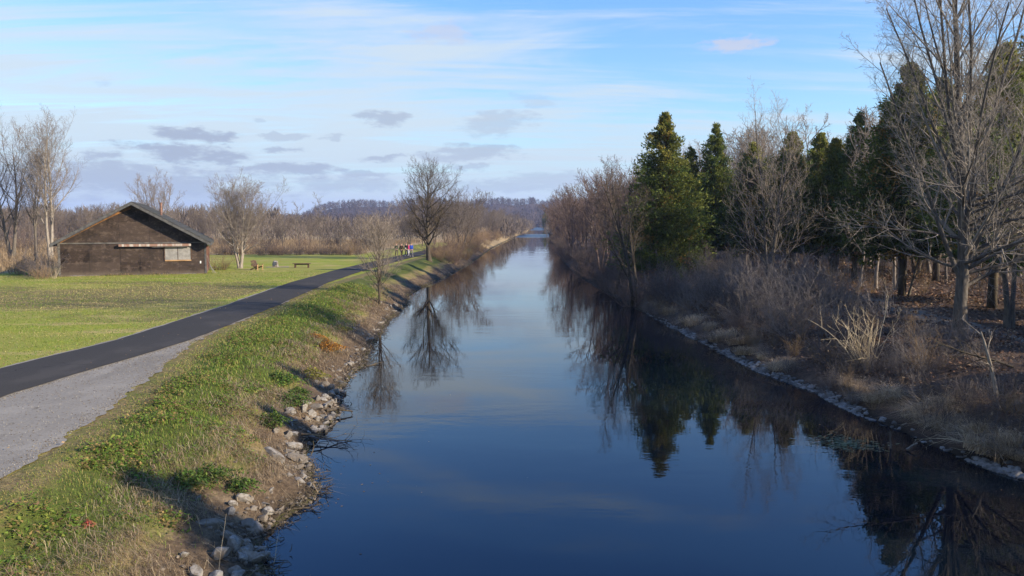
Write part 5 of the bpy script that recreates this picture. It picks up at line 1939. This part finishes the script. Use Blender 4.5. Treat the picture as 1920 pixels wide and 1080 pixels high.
def person(p, rz, h, step, jacket, trousers, hair, shoe, label, bag=None, hood=False):
    """walks towards local -y"""
    k = h / 1.72
    root = empty('person', p, rz, label, 'person', 'walkers on the path')
    root.scale = (k, k, k)
    s = step
    J, E = [], []

    def add(pos, r, par=None):
        J.append((pos, r))
        if par is not None:
            E.append((par, len(J) - 1))
        return len(J) - 1
    pel = add((0, 0, .95), (.135, .10))
    wst = add((0, 0, 1.08), (.125, .09), pel)
    chest = add((0, -.01, 1.30), (.15, .105), wst)
    neck = add((0, -.01, 1.46), .055, chest)
    chin = add((0, -.03, 1.55), (.062, .075), neck)
    head = add((0, -.015, 1.65), (.076, .095), chin)
    add((0, -.005, 1.715), (.05, .06), head)
    nose = add((0, -.115, 1.60), .012, chin)
    legs = {}
    for sd in (-1, 1):
        f = sd * s
        hip = add((sd * .09, 0, .90), .085, pel)
        knee = add((sd * .10, -.10 * f - .05, .50), .055, hip)
        ank = add((sd * .10, -.24 * f + (.06 if f < 0 else 0), .085), .038, knee)
        toe = add((sd * .11, -.24 * f - .16 + (.06 if f < 0 else 0), .035), .032, ank)
        legs[sd] = (hip, knee, ank, toe)
        sh = add((sd * .18, 0, 1.40), .055, chest)
        el = add((sd * .235, .03 + .10 * f, 1.13), .042, sh)
        wr = add((sd * .225, -.08 + .16 * f, .90), .028, el)
        palm = add((sd * .222, -.10 + .17 * f, .84), (.024, .034), wr)
        for q in range(4):
            b_ = add((sd * .225, -.125 + .02 * q + .17 * f, .795 - .004 * (q in (1, 2))), .0085, palm)
            add((sd * .215, -.128 + .02 * q + .17 * f, .755 - .008 * (q in (1, 2))), .007, b_)
        th_ = add((sd * .205, -.145 + .17 * f, .83), .009, palm)
        add((sd * .20, -.16 + .17 * f, .80), .008, th_)
    body = skin_mesh('body', J, E, M_skin, root)
    # jacket over torso and arms
    jj, ee = [], []

    def a2(pos, r, par=None):
        jj.append((pos, r))
        if par is not None:
            ee.append((par, len(jj) - 1))
        return len(jj) - 1
    c0 = a2((0, 0, .88), (.185, .135))
    c1 = a2((0, 0, 1.08), (.175, .13), c0)
    c2 = a2((0, -.01, 1.31), (.19, .14), c1)
    c3 = a2((0, -.01, 1.47), .082, c2)
    for sd in (-1, 1):
        f = sd * s
        a_ = a2((sd * .19, 0, 1.405), .078, c2)
        b_ = a2((sd * .24, .03 + .10 * f, 1.13), .064, a_)
        a2((sd * .228, -.075 + .155 * f, .915), .045, b_)
    skin_mesh('jacket', jj, ee, jacket, root)
    jj, ee = [], []
    c0 = a2((0, 0, .96), (.155, .12))
    for sd in (-1, 1):
        f = sd * s
        a_ = a2((sd * .09, 0, .86), .102, c0)
        b_ = a2((sd * .10, -.10 * f - .05, .50), .076, a_)
        a2((sd * .10, -.24 * f + (.06 if f < 0 else 0), .11), .058, b_)
    skin_mesh('trousers', jj, ee, trousers, root)
    for sd in (-1, 1):
        pa_, pt = J[legs[sd][2]][0], J[legs[sd][3]][0]
        jj, ee = [], []
        c = a2((pa_[0], pa_[1] + .05, .045), .045)
        d_ = a2((pa_[0], pa_[1] - .04, .055), .05, c)
        a2((pt[0], pt[1] - .03, .035), .036, d_)
        skin_mesh('shoe', jj, ee, shoe, root)
    jj, ee = [], []
    c = a2((0, .035, 1.60), (.085, .075))
    d_ = a2((0, .02, 1.69), (.088, .095), c)
    a2((0, 0.0, 1.745), (.055, .065), d_)
    if hood:
        a2((0, .05, 1.50), .09, c)
    skin_mesh('hood' if hood else 'hair', jj, ee, hair, root)
    if bag is not None:
        jj, ee = [], []
        c = a2((-.16, -.16, .98), (.10, .05))
        a2((-.16, -.16, 1.14), (.09, .045), c)
        b_ = skin_mesh('shoulder_bag', jj, ee, bag, root)
    return root


def path_point(px, py):
    p = on_ground(px, py)
    return np.array((p[0], p[1], p[2] + .075))


C_dg, C_dk, C_br, C_pink, C_blue = cloth('dark_green_cloth', (.022, .032, .02)), cloth('black_cloth', (.012, .012, .014)), cloth('dark_brown_cloth', (.035, .022, .014)), cloth('pink_cloth', (.62, .07, .16)), cloth('blue_cloth', (.025, .06, .32))
C_white, C_grey, C_navy, C_hair = cloth('white_cloth', (.66, .64, .62)), cloth('grey_cloth', (.16, .15, .15)), cloth('navy_cloth', (.02, .022, .05)), cloth('brown_hair', (.035, .02, .012))
person(path_point(743.5, 481), .45, 1.68, .9, C_dg, C_dk, C_hair, C_dk, 'leftmost walker in dark green jacket and black trousers')
person(path_point(753, 482), .45, 1.74, -.9, C_br, C_dk, C_br, C_dk, 'second walker from the left in a dark brown hooded jacket', hood=True)
person(path_point(762, 481), .45, 1.72, .8, C_dk, C_navy, C_hair, C_white, 'walker in black carrying a white bag in front', bag=C_white)
person(path_point(766.5, 480.5), .45, 1.64, -.8, C_pink, C_white, C_hair, C_white, 'walker in a bright pink jacket and white trousers')
person(path_point(771.5, 482), .45, 1.76, .9, C_blue, C_grey, C_hair, C_white, 'rightmost walker in a blue jacket and grey trousers')

# ------------------------------------------------------------------ the air
hz = bpy.data.materials.new('thin_haze')
hz.use_nodes = True
t = NT(hz.node_tree)
out = t.n('ShaderNodeOutputMaterial')
pv = t.n('ShaderNodeVolumePrincipled')
pv.inputs['Color'].default_value = (0.52, 0.66, 1.0, 1)
pv.inputs['Density'].default_value = 0.00015
pv.inputs['Anisotropy'].default_value = 0.2
t.l(pv.outputs[0], out.inputs['Volume'])
tag(MB().box((-3900, -60, -3), (3900, 5100, 120)).build('haze', hz), kind='stuff')
